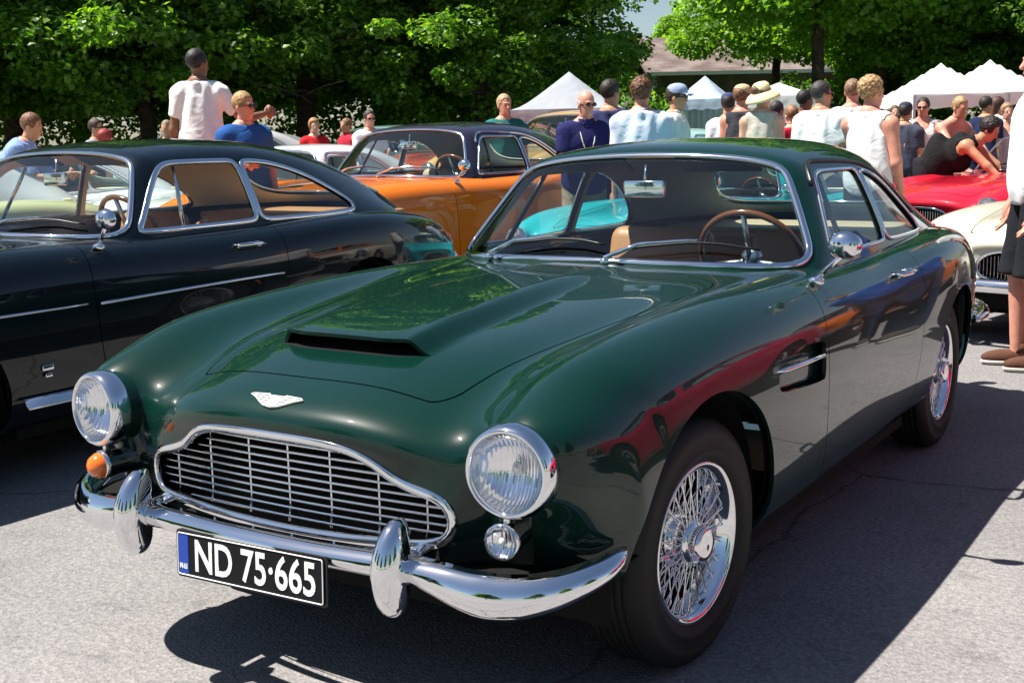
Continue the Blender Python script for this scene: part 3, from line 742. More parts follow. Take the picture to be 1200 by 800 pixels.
    for s_ in (1, -1):
        MB().tube([(s_*.45,3.73+.03*(1-abs(t-.5)*2),.37+.24*t) for t in np.linspace(0,1,10)], [.006,.03,.038,.04,.04,.04,.038,.034,.026,.006], 14, up=(1,0,0), sx=.9).obj('overrider', M['chrome'], RB)
        c = (s_*.55, 3.52, .66); MB().ellipsoid(c, (.05,.07,.08)).obj('rear_light', M['red_lens'], root)
    # ---------------- wipers, mirror
    Gl = surf_cache()
    def ws(x, z):       # point just off the screen
        i = np.argmin((Gl['V'][:, 0] - x) ** 2 + (Gl['V'][:, 2] - z) ** 2 + (Gl['V'][:, 1] > 1.5) * 9); return Vector(Gl['V'][i]) + Vector(Gl['N'][i]) * .018
    for x0, x1 in ((-.42, .04), (.08, .54)):
        base = lambda x: .938 - .045 * x * x
        piv = ws(x0, base(x0) - .012) + Vector((0, -.01, .0))
        pts = [ws(x0 + (x1 - x0) * t, base(x0 + (x1 - x0) * t) + .016 + .028 * math.sin(PI * min(1, t * 1.0) * .8)) for t in np.linspace(.12, 1, 14)]
        for _ in range(3): pts = [pts[0]] + [(pts[i-1] + pts[i] * 2 + pts[i+1]) / 4 for i in range(1, len(pts)-1)] + [pts[-1]]
        mb = MB(); arm = [piv + Vector((0,-.004,.012))] + [p + Vector((0, -.012, .010)) for p in pts[1:8]]
        mb.tube(arm, [.009,.007,.006,.0055,.005,.0045,.004,.004], 6); mb.ellipsoid(piv, (.016,.016,.016)); Wp = mb.obj('wiper', M['chrome'], root)
        MB().tube(pts, .0050, 6).obj('blade', M['trimblack'], Wp)
    msides = g('mirrors', (1,))
    for s_ in msides:
        mb = MB(); b0 = Vector((s_*.765, .87, .895)); h0 = Vector((s_*.862, .84, .985))
        mb.tube([b0 + Vector((0,0,-.012)), b0 + Vector((0,0,.004)), b0+Vector((0,0,.01))], [.026,.024,.012], 12); mb.tube([b0, b0.lerp(h0, .5) + Vector((0,0,.0)), h0], [.011,.008,.008], 8)
        T = axisT(h0 + Vector((0,-.0,.022)), (s_*(.12), -1, .10)) @ Matrix.Diagonal((1.0, .83, .85, 1))
        mb.lathe([(.0,.034),(.018,.032),(.036,.024),(.047,.010),(.051,-.006),(.049,-.011)], T, 28)
        Mi = mb.obj('wing_mirror', M['chrome'], root)
        mb = MB(); mb.lathe([(.049,-.010),(0,-.010)], T, 28); mb.obj('mirror_glass', M['mirror'], Mi)
    if not cab:
        mb = MB(); mb.rbox((.0, 1.235, 1.150), (.165, .018, .062), .008, seg=3); mb.tube([(0,1.235,1.16),(0,1.25,1.235)], .006, 6); IM = mb.obj('interior_mirror', M['chrome'], root)
        if hi:
            for s_ in (1,-1): MB().rbox((s_*.25,1.315,1.232),(.30,.10,.012),.004, T=Matrix.Rotation(R(-25),4,'X')).obj('sun_visor', M['darkint'], root)
    return root, liner
_sc = {}
def surf_cache():
    if 'g' not in _sc:
        G = surf(roof_net(), 10, 10)
        if G['N'][np.argmax(G['V'][:, 2])][2] < 0: G['N'] *= -1
        _sc['g'] = G
    return _sc['g']
# headlight lens: fluted glass over a reflector
def lens_mat():
    m = glass('fluted_lens_glass', (.97, .97, .98), 1.0); nt = m.node_tree
    w = nt.nodes.new('ShaderNodeTexWave'); w.bands_direction = 'X'; w.inputs['Scale'].default_value = 24; w.inputs['Distortion'].default_value = .4
    tc = nt.nodes.new('ShaderNodeTexCoord'); bp = nt.nodes.new('ShaderNodeBump'); bp.inputs['Strength'].default_value = .35; bp.inputs['Distance'].default_value = .004
    g = [n for n in nt.nodes if n.type == 'BSDF_GLOSSY'][0]; g.inputs['Roughness'].default_value = .04
    nt.links.new(tc.outputs['Object'], w.inputs['Vector']); nt.links.new(w.outputs['Fac'], bp.inputs['Height']); nt.links.new(bp.outputs['Normal'], g.inputs['Normal'])
    return m
def reflector_mat():
    m = mat('lamp_reflector', (.90, .91, .93), .10, 1.); nt = m.node_tree
    w = nt.nodes.new('ShaderNodeTexWave'); w.bands_direction = 'X'; w.inputs['Scale'].default_value = 34; w.inputs['Distortion'].default_value = 1.5; w.inputs['Detail'].default_value = 2
    tc = nt.nodes.new('ShaderNodeTexCoord'); bp = nt.nodes.new('ShaderNodeBump'); bp.inputs['Strength'].default_value = .22; bp.inputs['Distance'].default_value = .004
    nt.links.new(tc.outputs['Object'], w.inputs['Vector']); nt.links.new(w.outputs['Fac'], bp.inputs['Height']); nt.links.new(bp.outputs['Normal'], bsdf(m).inputs['Normal'])
    return m
M['reflector'] = reflector_mat()
M['lens'] = lens_mat()


def text_mesh(body, size, T, ext=.0008, width=1.0, bold=0.):
    cu = bpy.data.curves.new('text', 'FONT'); cu.body = body; cu.size = size; cu.extrude = ext; cu.offset = bold; cu.resolution_u = 4; cu.align_x = 'CENTER'; cu.align_y = 'CENTER'
    ob = bpy.data.objects.new('text', cu); COL.objects.link(ob); dg = bpy.context.evaluated_depsgraph_get(); dg.update()
    me = bpy.data.meshes.new_from_object(ob.evaluated_get(dg)); bpy.data.objects.remove(ob); bpy.data.curves.remove(cu)
    me.transform(T @ Matrix.Diagonal((width, 1, 1, 1))); return me
hero, hero_skin = make_car(dict(name='sports_coupe', label='glossy dark green coupe with bonnet scoop, wide chrome grille and number plate ND 75·665',
    hi=True, sidevent=True, steer=-4, paint=M['green'], scoop=True, wire=True, darkrail=True, lining='darklining', seats='tan', shelf='cream', orangelamp=True, dash='darkint'))

# number plate hanging from the bumper
PT = Matrix.Translation((.006, -.822, .385)) @ Matrix.Rotation(R(-1.2), 4, 'Y') @ Matrix.Rotation(R(90 - 4), 4, 'X')
mb = MB(); bm_ = chaikin([(-.233,-.053),(.233,-.053),(.233,.053),(-.233,.053)], 0)
def rrect(w, h, r, k=5):
    P = []
    for cx, cy, a in ((w-r, h-r, 0), (-w+r, h-r, 90), (-w+r, -h+r, 180), (w-r, -h+r, 270)):
        for i in range(k+1): P.append((cx + r*math.cos(R(a+90*i/k)), cy + r*math.sin(R(a+90*i/k))))
    return P
mb.prism(rrect(.240, .058, .010), PT @ Matrix.Translation((0,0,-.006)), .004); plate = mb.obj('number_plate', M['trimblack'], hero)
mb = MB(); mb.prism(rrect(.233, .053, .007), PT @ Matrix.Translation((0,0,-.001)), .0025); mb.obj('plate_face', M['plate_black'], plate)
mb = MB()
P1 = [PT @ Vector((x, y, .0022)) for x, y in rrect(.2305, .0505, .006)]
mb.tube(P1, .0016, 6, closed=True); mb.obj('plate_border', M['plate_white'], plate)
mb = MB(); mb.prism([(-.228,-.047),(-.196,-.047),(-.196,.047),(-.228,.047)], PT @ Matrix.Translation((0,0,.0016)), .0008); mb.obj('blue_band', M['plate_blue'], plate)
link('plate_letters', text_mesh('ND 75\u00b7665', .108, PT @ Matrix.Translation((.018, -.003, .0021)), width=.79, bold=.0016), M['plate_white'], plate)
link('band_letters', text_mesh('N-LI', .0165, PT @ Matrix.Translation((-.212, -.030, .0028)), width=.85, bold=.0006, ext=.0004), M['plate_white'], plate)
for u_ in (-.06, .06): MB().tube([(u_, -.815, .44), (u_, -.775, .44)], .006, 8).obj('plate_bolt', M['steel'], plate)
# winged badge on the nose
nb = surf(body_net(), 10, 10); 
if nb['N'][np.argmax(nb['V'][:, 2])][2] < 0: nb['N'] *= -1
k_ = np.argmin(((nb['V'] - np.array([0, -.70, .745])) ** 2).sum(1)); bp_, bn_ = Vector(nb['V'][k_]), Vector(nb['N'][k_])
zx = bn_.normalized(); xx = Vector((1, 0, 0)); yx = zx.cross(xx).normalized()
BT = Matrix(((xx.x,yx.x,zx.x,0.0),(xx.y,yx.y,zx.y,bp_.y),(xx.z,yx.z,zx.z,bp_.z+.001),(0,0,0,1)))
half = [(0,.016),(.022,.016),(.026,.020),(.075,.017),(.083,.012),(.060,.002),(.040,-.010),(.022,-.019),(.0,-.023)]
wing = half + [(-x, y) for x, y in half[::-1][1:-1]]
mb = MB(); mb.prism(wing, BT, .0045); bdg = mb.obj('winged_badge', mat('white_enamel', (.78,.80,.74), .25, .2, coat=1), hero)
mb = MB()
for sx_ in (1, -1):
    for q in range(4): mb.tube([BT @ Vector((sx_*(.012+.002*q), .012-.008*q, .0048)), BT @ Vector((sx_*(.074-.016*q), .0135-.008*q, .0048))], .0011, 5, mi=0)
mb.obj('badge_lines', M['plate_black'], bdg)
DK = 1.0
# ------------------------------------------------------------------ people: one continuous skin from a distance field, clothes as offset shells
def prim(P, a, b, ra, rb):
    a = np.array(a, float); b = np.array(b, float); e = b - a; t = np.clip(((P - a) @ e) / (e @ e + 1e-12), 0, 1)
    return np.linalg.norm(P - a - t[..., None] * e, axis=-1) - (ra + (rb - ra) * t)
def ell(P, c, r, A=None):
    q = P - np.array(c, float)
    if A is not None: q = q @ A
    r = np.array(r, float); k0 = np.linalg.norm(q / r, axis=-1); k1 = np.linalg.norm(q / r ** 2, axis=-1)
    return k0 * (k0 - 1) / (k1 + 1e-9)
def smin(a, b, k): h = np.clip(.5 + .5 * (b - a) / k, 0, 1); return b + (a - b) * h - k * h * (1 - h)
def nets(f, lo, hi, h):
    """surface nets of the field f"""
    lo = np.array(lo, float); hi = np.array(hi, float); n = np.ceil((hi - lo) / h).astype(int) + 1
    X = np.stack(np.meshgrid(*[lo[i] + h * np.arange(n[i]) for i in range(3)], indexing='ij'), -1); D = f(X); S = D < 0
    cnt = np.zeros(n - 1); acc = np.zeros((*(n - 1), 3))
    for ax in range(3):
        sl0 = [slice(None)] * 3; sl1 = [slice(None)] * 3; sl0[ax] = slice(0, -1); sl1[ax] = slice(1, None)
        d0, d1 = D[tuple(sl0)], D[tuple(sl1)]; cr = (d0 < 0) != (d1 < 0); t = np.where(cr, d0 / (d0 - d1 + 1e-12), 0)
        Pm = X[tuple(sl0)].copy(); Pm[..., ax] += t * h
        o = [i for i in range(3) if i != ax]
        for da in (0, 1):
            for db in (0, 1):
                s_ = [slice(None)] * 3; s_[o[0]] = slice(da, n[o[0]] - 1 + da); s_[o[1]] = slice(db, n[o[1]] - 1 + db)
                c = cr[tuple(s_)]; cnt += c; acc += Pm[tuple(s_)] * c[..., None]
    m = cnt > 0; idx = np.full(n - 1, -1); idx[m] = np.arange(m.sum()); V = acc[m] / cnt[m][:, None]
    F = []
    for ax in range(3):
        o = [i for i in range(3) if i != ax]
        sl0 = [slice(1, -1)] * 3; sl1 = [slice(1, -1)] * 3; sl0[ax] = slice(0, -1); sl1[ax] = slice(1, None)
        a, b = S[tuple(sl0)], S[tuple(sl1)]
        def cell(da, db):
            s_ = [None] * 3; s_[ax] = slice(0, n[ax] - 1); s_[o[0]] = slice(1 - da, n[o[0]] - 1 - da); s_[o[1]] = slice(1 - db, n[o[1]] - 1 - db); return idx[tuple(s_)]
        q = np.stack([cell(1, 1), cell(0, 1), cell(0, 0), cell(1, 0)], -1)
        if ax == 1: q = q[..., ::-1]
        F.append(q[a & ~b]); F.append(q[~a & b][:, ::-1])
    F = np.concatenate(F); F = F[(F >= 0).all(1)]
    return V, F
def rotv(v, ax, a): return np.array(Matrix.Rotation(a, 3, ax) @ Vector(v))
SKIN = {}
def skinmat(k):
    if k not in SKIN:
        c = {'fair': (.60,.34,.24), 'tan': (.47,.24,.14), 'red': (.60,.27,.19), 'brown': (.22,.10,.055)}[k]
        m = mat('skin_' + k, c, .5); bsdf(m).inputs['Subsurface Weight'].default_value = .08; bsdf(m).inputs['Subsurface Radius'].default_value = (.02,.008,.004)
        noise_color(m, tuple(x*.88 for x in c), tuple(min(1, x*1.1) for x in c), 14); SKIN[k] = m
    return SKIN[k]
CL = {}
def cloth(col, key=None, pat=None):
    k = (col, pat)
    if k not in CL:
        m = mat('cloth', col, .9, spec=.2)
        if pat: noise_color(m, col, pat, 22, 2, .48, .52)
        tc = nd(m, 'ShaderNodeTexCoord'); n = nd(m, 'ShaderNodeTexNoise'); n.inputs['Scale'].default_value = 7; n.inputs['Distortion'].default_value = 1.2; b = nd(m, 'ShaderNodeBump'); b.inputs['Strength'].default_value = .4; b.inputs['Distance'].default_value = .03
        lk(m, tc.outputs['Object'], n.inputs['Vector']); lk(m, n.outputs['Fac'], b.inputs['Height']); lk(m, b.outputs['Normal'], bsdf(m).inputs['Normal']); CL[k] = m
    return CL[k]
HAIR = {}
def hairmat(c):
    if c not in HAIR:
        m = mat('hair', c, .55); noise_color(m, tuple(x*.45 for x in c), tuple(min(1,x*1.5) for x in c), 55, 3); noise_bump(m, 90, .5, .012); HAIR[c] = m
    return HAIR[c]
HOR = lambda u: 177 - .0225 * u
def camray(u, v):
    return (fw + r2 * ((u - 600) / FF) - u2 * ((v - 400) / FF))
def zof(u, v, D):
    d = camray(u, v); return CP[2] + d.z / math.hypot(d.x, d.y) * D
def at_uD(u, D, v=None):
    d = camray(u, HOR(u)); k = D / math.hypot(d.x, d.y); return Vector((CP[0] + d.x * k, CP[1] + d.y * k, 0))
def person(label, u, vtop, D, face=180, skin='fair', top=('tee', (.8,.8,.8)), bottom=('trousers', (.05,.05,.07)), hair=('short', (.03,.02,.015)), hat=None, glasses=False, arms='down', lean=0., turn=0., female=False, H=None, res=.022, shoes=(.06,.05,.045), extra=None, group='people looking at the cars', loc=None, build=1., rise=0.):
    if loc is None: D = D * DK
    base = at_uD(u, D) if loc is None else Vector(loc)
    h = H or (zof(u, vtop, D) - rise)
    base.z += rise
    S = h / 1.75; fem = .92 if female else 1.
    build = 1 + (build - 1) * .6; W = .160 * fem * build          # half shoulder
    L = R(lean)
    hip = np.array([0, 0, .93]); 
    def up_(v):                      # lean the upper body forward (towards -y)
        q = np.array(v, float) - hip; c, s_ = math.cos(L), math.sin(L); return hip + np.array([q[0], q[1] * c - q[2] * s_, q[1] * s_ + q[2] * c])
    neck = up_([0, .01, 1.47]); head = neck + rotv([0, -.022, .132], 'X', L * .55)
    sh = {s_: up_([s_ * W, .015, 1.385]) for s_ in (1, -1)}
    A = {'down': ((.12, -.02, -1), (.05, -.12, -1)), 'relax': ((.2, .02, -1), (.0, -.35, -1)), 'crossed': ((.16, -.10, -1), (-.75, -.75, .10)),
         'fwd': ((.15, -.55, -.8), (-.05, -1, .10)), 'point': ((.25, -.85, -.35), (.05, -1, .25)), 'hips': ((.45, .1, -.9), (-.45, -.1, -.75)), 'hold': ((.14, -.25, -1), (-.25, -1, .25)),
         'side': ((.62, -.35, -.80), (.55, -.95, .22)), 'reach': ((.1, -.8, -.75), (.0, -.75, -.7)), 'up': ((.3, -.5, -.6), (-.1, -.5, .85))}
    ap = arms if isinstance(arms, (tuple, list)) else (arms, arms)
    J = {}
    for i, s_ in enumerate((1, -1)):
        d1, d2 = [np.array(x, float) for x in A[ap[i]]]; d1 = d1 * [s_, 1, 1]; d2 = d2 * [s_, 1, 1]
        if ap[i] in ('down', 'relax'): pass
        d1 /= np.linalg.norm(d1); d2 /= np.linalg.norm(d2)
        el = sh[s_] + d1 * .285; wr = el + d2 * .245; J[s_] = (sh[s_], el, wr, d2)
    k = 1.0
    tors = [('e', up_([0, .0, 1.28]), (.160 * fem * build, .108 * build, .185)), ('e', up_([0, .005, 1.12]), (.138 * fem * build, .10 * build, .17)), ('e', up_([0, .01, .98]), (.158, .112 * build, .13)),
            ('c', up_([.02, .022, 1.465]), up_([W * .98, .012, 1.385]), .052, .055), ('c', up_([-.02, .022, 1.465]), up_([-W * .98, .012, 1.385]), .052, .055)]
    if female: tors += [('e', up_([s_ * .075, -.085, 1.255]), (.062, .055, .06)) for s_ in (1, -1)]
    legs = []
    for s_ in (1, -1):
        an = np.array([s_ * .105, .035 if s_ > 0 else -.03, .085]); kn = np.array([s_ * .098, -.01 if s_ > 0 else -.04, .50]); hp = np.array([s_ * .088, .01, .90])
        legs.append((hp, kn, an))
    def limb(P, d, ex=0., which='all', k=.03):
        for s_ in (1, -1):
            a, b, c, dd = J[s_]
            d = smin(d, prim(P, a, b, .050 * build + ex, .040 + ex), .035)
            if which != 'upper': d = smin(d, prim(P, b, c, .040 + ex, .026 + ex), .02)
        return d
    def torso(P, ex=0.):
        d = None
        for t in tors:
            q = ell(P, t[1], np.array(t[2]) + ex) if t[0] == 'e' else prim(P, t[1], t[2], t[3] + ex, t[4] + ex)
            d = q if d is None else smin(d, q, .05)
        return d
    def legf(P, d, ex=0., loose=0.):
        for hp, kn, an in legs:
            d = smin(d, prim(P, hp, kn, .088 + ex, .056 + ex + loose), .03); d = smin(d, prim(P, kn, an, .056 + ex + loose, .036 + ex + loose * 1.3), .02)
        return d
    hz = R(turn); HR = np.array(Matrix.Rotation(hz, 3, 'Z') @ Matrix.Rotation(L * .5, 3, 'X'))
    hp_ = lambda v: head + HR @ np.array(v, float)
    KH = .87
    def headf(P): return KH * headf0((P - head) / KH + head)
    def headf0(P):
        d = ell(P, hp_([0, .012, .045]), (.076, .094, .092), HR); d = smin(d, ell(P, hp_([0, -.022, -.035]), (.055, .066, .078), HR), .04)
        d = smin(d, ell(P, hp_([0, -.045, -.088]), (.030, .026, .022), HR), .03)
        d = smin(d, prim(P, hp_([0, -.083, .022]), hp_([0, -.104, -.022]), .008, .013), .014)
        for s_ in (1, -1):
            d = smin(d, ell(P, hp_([s_ * .076, .012, 0]), (.010, .020, .030), HR), .008)
            d = np.maximum(d, -(ell(P, hp_([s_ * .030, -.096, .016]), (.017, .015, .011), HR)))
            d = smin(d, ell(P, hp_([s_ * .030, -.074, .014]), (.013, .014, .012), HR), .004)
            d = smin(d, prim(P, hp_([s_ * .012, -.088, .036]), hp_([s_ * .046, -.080, .036]), .007, .006), .012)
        d = smin(d, ell(P, hp_([0, -.085, -.055]), (.024, .012, .008), HR), .006)
        d = np.maximum(d, -ell(P, hp_([0, -.1, -.0555]), (.022, .014, .0022), HR))
        return d
    def handf(P, s_):
        a, b, c, dd = J[s_]; side = np.cross(dd, [0, 1, 0]); side /= np.linalg.norm(side) + 1e-9; nrm = np.cross(side, dd)
        pal = c + dd * .055
        q = np.stack([side, nrm, dd], 1)
        d = ell(P, pal, (.040, .017, .055), q)
        for i, (o_, ln) in enumerate(((-.029, .062), (-.010, .076), (.010, .072), (.028, .056))):
            f0 = pal + dd * .035 + side * o_; f1 = f0 + dd * ln * .55 + nrm * -.006; f2 = f1 + dd * ln * .45 - nrm * .018
            d = smin(d, np.minimum(prim(P, f0, f1, .0098, .0088), prim(P, f1, f2, .0088, .007)), .006)
        t0 = pal - dd * .02 + side * (-.03 * s_ if False else -.030); t1 = t0 + dd * .038 - side * .022; t2 = t1 + dd * .028 - nrm * .008
        d = smin(d, np.minimum(prim(P, t0, t1, .013, .010), prim(P, t1, t2, .010, .008)), .01)
        return d
    def body(P):
        d = torso(P); d = limb(P, d); d = legf(P, d)
        d = smin(d, prim(P, neck - (neck - hip) * .04, head + HR @ np.array([0, .015, -.03]), .060 * build, .050), .03)
        d = smin(d, headf(P), .02)
        for s_ in (1, -1): d = smin(d, ell(P, J[s_][2] + J[s_][3] * .06, (.030, .030, .065), None) if True else d, .02)
        for hp, kn, an in legs: d = smin(d, prim(P, an + [0, .03, -.045], an + [0, -.14, -.06], .038, .03), .02)
        return d
    pts = np.array([head + [0, 0, .17], [0, 0, 0], *[p for s_ in (1, -1) for p in J[s_][:3]], *[J[s_][2] + J[s_][3] * .2 for s_ in (1, -1)], [.22, .15, .0], [-.22, -.3, 1]])
    lo, hi = pts.min(0) - .12, pts.max(0) + .12; hi[1] = max(hi[1], .2); lo[1] = min(lo[1], -.22)
    rz = math.atan2(CP[0] - base.x, -(CP[1] - base.y)) + R(face)      # face 0 = looks at the camera; the body's front is -y
    root = empty('person', base, label, 'person', group, rz)
    root.scale = (S, S, S)
    def mk(name, f, mt, r=res, par=root, lo_=lo, hi_=hi):
        V, F = nets(f, lo_, hi_, r)
        me = bpy.data.meshes.new(name); me.from_pydata(V.tolist(), [], F.tolist()); me.polygons.foreach_set('use_smooth', [True] * len(me.polygons)); me.update()
        return link(name, me, mt, par)
    # skin: coarse body, fine head and hands, one mesh
    parts = []
    hc = head; hlo, hhi = hc - .14, hc + .16
    cut = lambda P: (P - hc) @ (HR @ np.array([0, .0, 1.])) + .085
    V1, F1 = nets(lambda P: np.maximum(body(P), np.where(np.linalg.norm(P - hc, axis=-1) < .3, cut(P), -1)), lo, hi, res); parts.append((V1, F1))
    hres = min(res, .0075 if res < .02 else (.010 if res < .024 else .014))
    V2, F2 = nets(lambda P: np.maximum(smin(headf(P), prim(P, neck, head, .055 * build, .047), .02), -(cut(P) + .012)), hlo - .03, hhi, hres); parts.append((V2, F2))
    if res < .024:
        for s_ in (1, -1):
            c = J[s_][2] + J[s_][3] * .08; V3, F3 = nets(lambda P: handf(P, s_), c - .13, c + .13, .0055 if res < .02 else .008); parts.append((V3, F3))
    mb = MB()
    for V, F in parts: mb.add(V.tolist(), F.tolist())
    mb.obj('body', skinmat(skin), root)
    # eyes as small dark insets, part of the face
    # top
    def wr(P, s_=1.): return .0042 * np.sin(P[..., 0] * 55 + 2.2 * np.sin(P[..., 2] * 9 + 4 * P[..., 0]) + P[..., 1] * 30) * s_
    if top:
        kind = top[0]; ex = {'tee': .016, 'polo': .018, 'shirt': .020, 'tank': .011}[kind]
        nax = (neck - hip); nax /= np.linalg.norm(nax)
        def topf(P):
            low = np.where(True, 0, 0); d = torso(P, ex)
            # hang straight below the chest
            d = smin(d, ell(P, up_([0, .005, 1.04]), (.168 * fem * build + .012, .128 * build, .30)), .05)
            if kind != 'tank':
                for s_ in (1, -1):
                    a, b, c, dd = J[s_]; e = (b - a) / np.linalg.norm(b - a); frac = .19 if kind != 'shirt' else .26
                    q = prim(P, a, b, .066 * build + .006, .058); q = np.maximum(q, (P - a) @ e - frac); d = smin(d, q, .03)
            d = d + wr(P)
            t = (P - hip) @ nax
            d = np.maximum(d, -(t - (-.055))); d = np.maximum(d, t - .550)
            if kind == 'tank':
                for s_ in (1, -1): d = np.maximum(d, -(prim(P, sh[s_] + np.array([s_ * .035, 0, -.02]), sh[s_] + np.array([s_ * .10, 0, -.05]), .095, .12)))
                d = np.maximum(d, -ell(P, neck + np.array([0, -.07, -.03]), (.085, .12, .10)))
            else: d = np.maximum(d, -prim(P, neck - nax * .0, neck + nax * .1, .066 * build, .07))
            return d
        T_ = mk({'tee': 't_shirt', 'polo': 'polo_shirt', 'shirt': 'shirt', 'tank': 'tank_top'}[kind], topf, cloth(top[1], pat=top[2] if len(top) > 2 else None), min(res, .018) if D < 12 else res)
        if kind in ('polo', 'shirt'):
            mk('collar', lambda P: np.maximum(np.abs(prim(P, neck - nax * .015, neck + nax * .035, .074 * build, .066)) - .006, np.maximum(-((P - neck) @ nax) - .03, ((P - neck) @ nax) - .035)), cloth(top[1]), .012, T_)
    if bottom:
        kind = bottom[0]
        def bf(P):
            d = ell(P, [0, .01, .98], (.172, .128 * build, .14)); d = legf(P, d, .014, {'trousers': .018, 'shorts': .035, 'jeans': .012, 'skirt': .05}[kind]) + wr(P, .7)
            d = np.maximum(d, P[..., 2] - 1.045)
            return np.maximum(d, {'trousers': .05, 'jeans': .05, 'shorts': .50, 'skirt': .55}[kind] - P[..., 2])
        mk({'skirt': 'skirt'}.get(kind, kind), bf, cloth(bottom[1], pat=bottom[2] if len(bottom) > 2 else None), min(res, .02) if D < 12 else res)
    for hp, kn, an in legs:
        mb = MB(); mb.ellipsoid(an + np.array([0, -.055, -.045]), (.048, .135, .045), seg=14, rings=8)
        mb.v = [(x * 1.0, y, max(z, .020)) for x, y, z in mb.v]; mb.tube([an + np.array([0,.02,-.02]), an + np.array([0,.022,.035])], [.046,.042], 12); so_ = mb.obj('shoe', cloth(shoes), root)
        mb = MB(); mb.ellipsoid(an + np.array([0, -.055, -.066]), (.051, .140, .030), seg=14, rings=8); mb.v = [(x, y, min(max(z, .002), .026)) for x, y, z in mb.v]; mb.obj('sole', cloth((.5,.48,.44)), so_)
    if hair:
        st, hc_ = hair
        def hf(P): return KH * hf0((P - head) / KH + head)
        def hf0(P):
            q = (P - head) @ HR; nz = .008 * np.sin(q[..., 0] * 130 + 9 * np.sin(q[..., 2] * 60)) * np.sin(q[..., 1] * 110 + 2)
            ex = {'short': .009, 'bald': .003, 'curly': .019, 'long': .020, 'bun': .016}[st]; am = {'curly': 1.1}.get(st, .22)
            d = ell(P, hp_([0, .020, .052]), (.077 + ex, .094 + ex, .092 + ex), HR) + nz * am
            face_ = q[..., 1] + .050 + np.clip(q[..., 2] - .065, 0, .1) * .9      # keep behind the hairline
            d = np.maximum(d, -face_)
            lowc = {'short': -.045, 'bald': -.05, 'curly': -.085, 'long': -.10, 'bun': -.06}[st]
            d = np.maximum(d, (lowc + np.clip(-q[..., 1] + .01, 0, .1) * 1.0) - q[..., 2])
            if st == 'bald': d = np.maximum(d, q[..., 2] - .05)
            if st == 'long': d = smin(d, np.maximum(prim(P, hp_([0, .05, .03]), hp_([0, .085, -.22]), .075, .05) + nz, -(q[..., 1] - .005)), .03)
            if st == 'bun': d = smin(d, ell(P, hp_([0, .11, .08]), (.04, .04, .04)), .02)
            return d
        mk('hair', hf, hairmat(hc_), hres * 1.15, root, head - [.16, .18, .30], head + [.16, .2, .19])
    if hat:
        hk, hcol = hat; tl = Matrix.Rotation(R(-16), 4, 'X') if hk != 'cap' else Matrix.Identity(4); TT = Matrix.Translation(Vector(head)) @ Matrix([list(r_) for r_ in HR]).to_4x4() @ Matrix.Scale(KH, 4)
        mb = MB()
        TT = TT @ tl
        if hk == 'cap':
            mb.lathe([(.099,.055),(.102,.075),(.094,.115),(.070,.142),(.030,.155),(0,.157)], TT @ Matrix.Diagonal((.88, 1.08, 1, 1)), 24)
            V = []; F = []
            for i in range(9):
                a = PI + PI * (i + .0) / 8
                for r_ in (0, 1):
                    V.append(TT @ Vector(((.085 + 0*r_) * math.cos(a) * (1 - .1 * r_), (.10 + .085 * r_) * math.sin(a), .058 - .018 * r_ * abs(math.sin(a)))))
            for i in range(8): F.append((2*i, 2*i+1, 2*i+3, 2*i+2))
            mb.add(V, F); mb.obj('cap', cloth(hcol), root)
        else:
            mb.lathe([(.180,-.020),(.172,.006),(.145,.038),(.115,.058),(.098,.066),(.094,.10),(.085,.135),(.06,.158),(.03,.165),(0,.166)], TT @ Matrix.Diagonal((.95, 1.08, 1, 1)), 36)
            o_ = mb.obj('straw_hat', M['straw'], root); md = o_.modifiers.new('s', 'SOLIDIFY'); md.thickness = .004
            MB().lathe([(.0985,.067),(.0975,.088)], TT @ Matrix.Diagonal((.955, 1.085, 1, 1)), 30).obj('hat_band', cloth((.35,.22,.12)), o_)
    if glasses:
        mb = MB(); TT = Matrix.Translation(Vector(head)) @ Matrix([list(r_) for r_ in HR]).to_4x4() @ Matrix.Scale(KH, 4)
        for s_ in (1, -1):
            mb.ellipsoid(TT @ Vector((s_*.033, -.096, .016)), (.027, .008, .019), T=TT.to_3x3()); mb.tube([TT @ Vector((s_*.056, -.088, .020)), TT @ Vector((s_*.078, .01, .012))], .0035, 6)
        mb.tube([TT @ Vector((-.01, -.101, .020)), TT @ Vector((.01, -.101, .020))], .003, 6); mb.obj('sunglasses', M['trimblack'], root)
    elif D < 17:
        TT = Matrix.Translation(Vector(head)) @ Matrix([list(r_) for r_ in HR]).to_4x4() @ Matrix.Scale(KH, 4)
        for s_ in (1, -1): MB().ellipsoid(TT @ Vector((s_*.030, -.0865, .015)), (.0085, .004, .0045), T=TT.to_3x3(), seg=8, rings=6).obj('eye', M['eye'], root)
    if extra == 'lanyard':
        mb = MB(); mb.tube([up_([s, y, z]) for s, y, z in ((-.07,-.06,1.44),(-.05,-.125,1.33),(-.015,-.137,1.24),(0,-.14,1.20),(.015,-.137,1.24),(.05,-.125,1.33),(.07,-.06,1.44))], .005, 6); mb.obj('lanyard', cloth((.6,.6,.5)), root)
    return root
M['straw'] = mat('straw', (.86,.72,.38), .85); noise_bump(M['straw'], 120, .6, .004)
M['eye'] = mat('eye', (.03,.02,.015), .2)
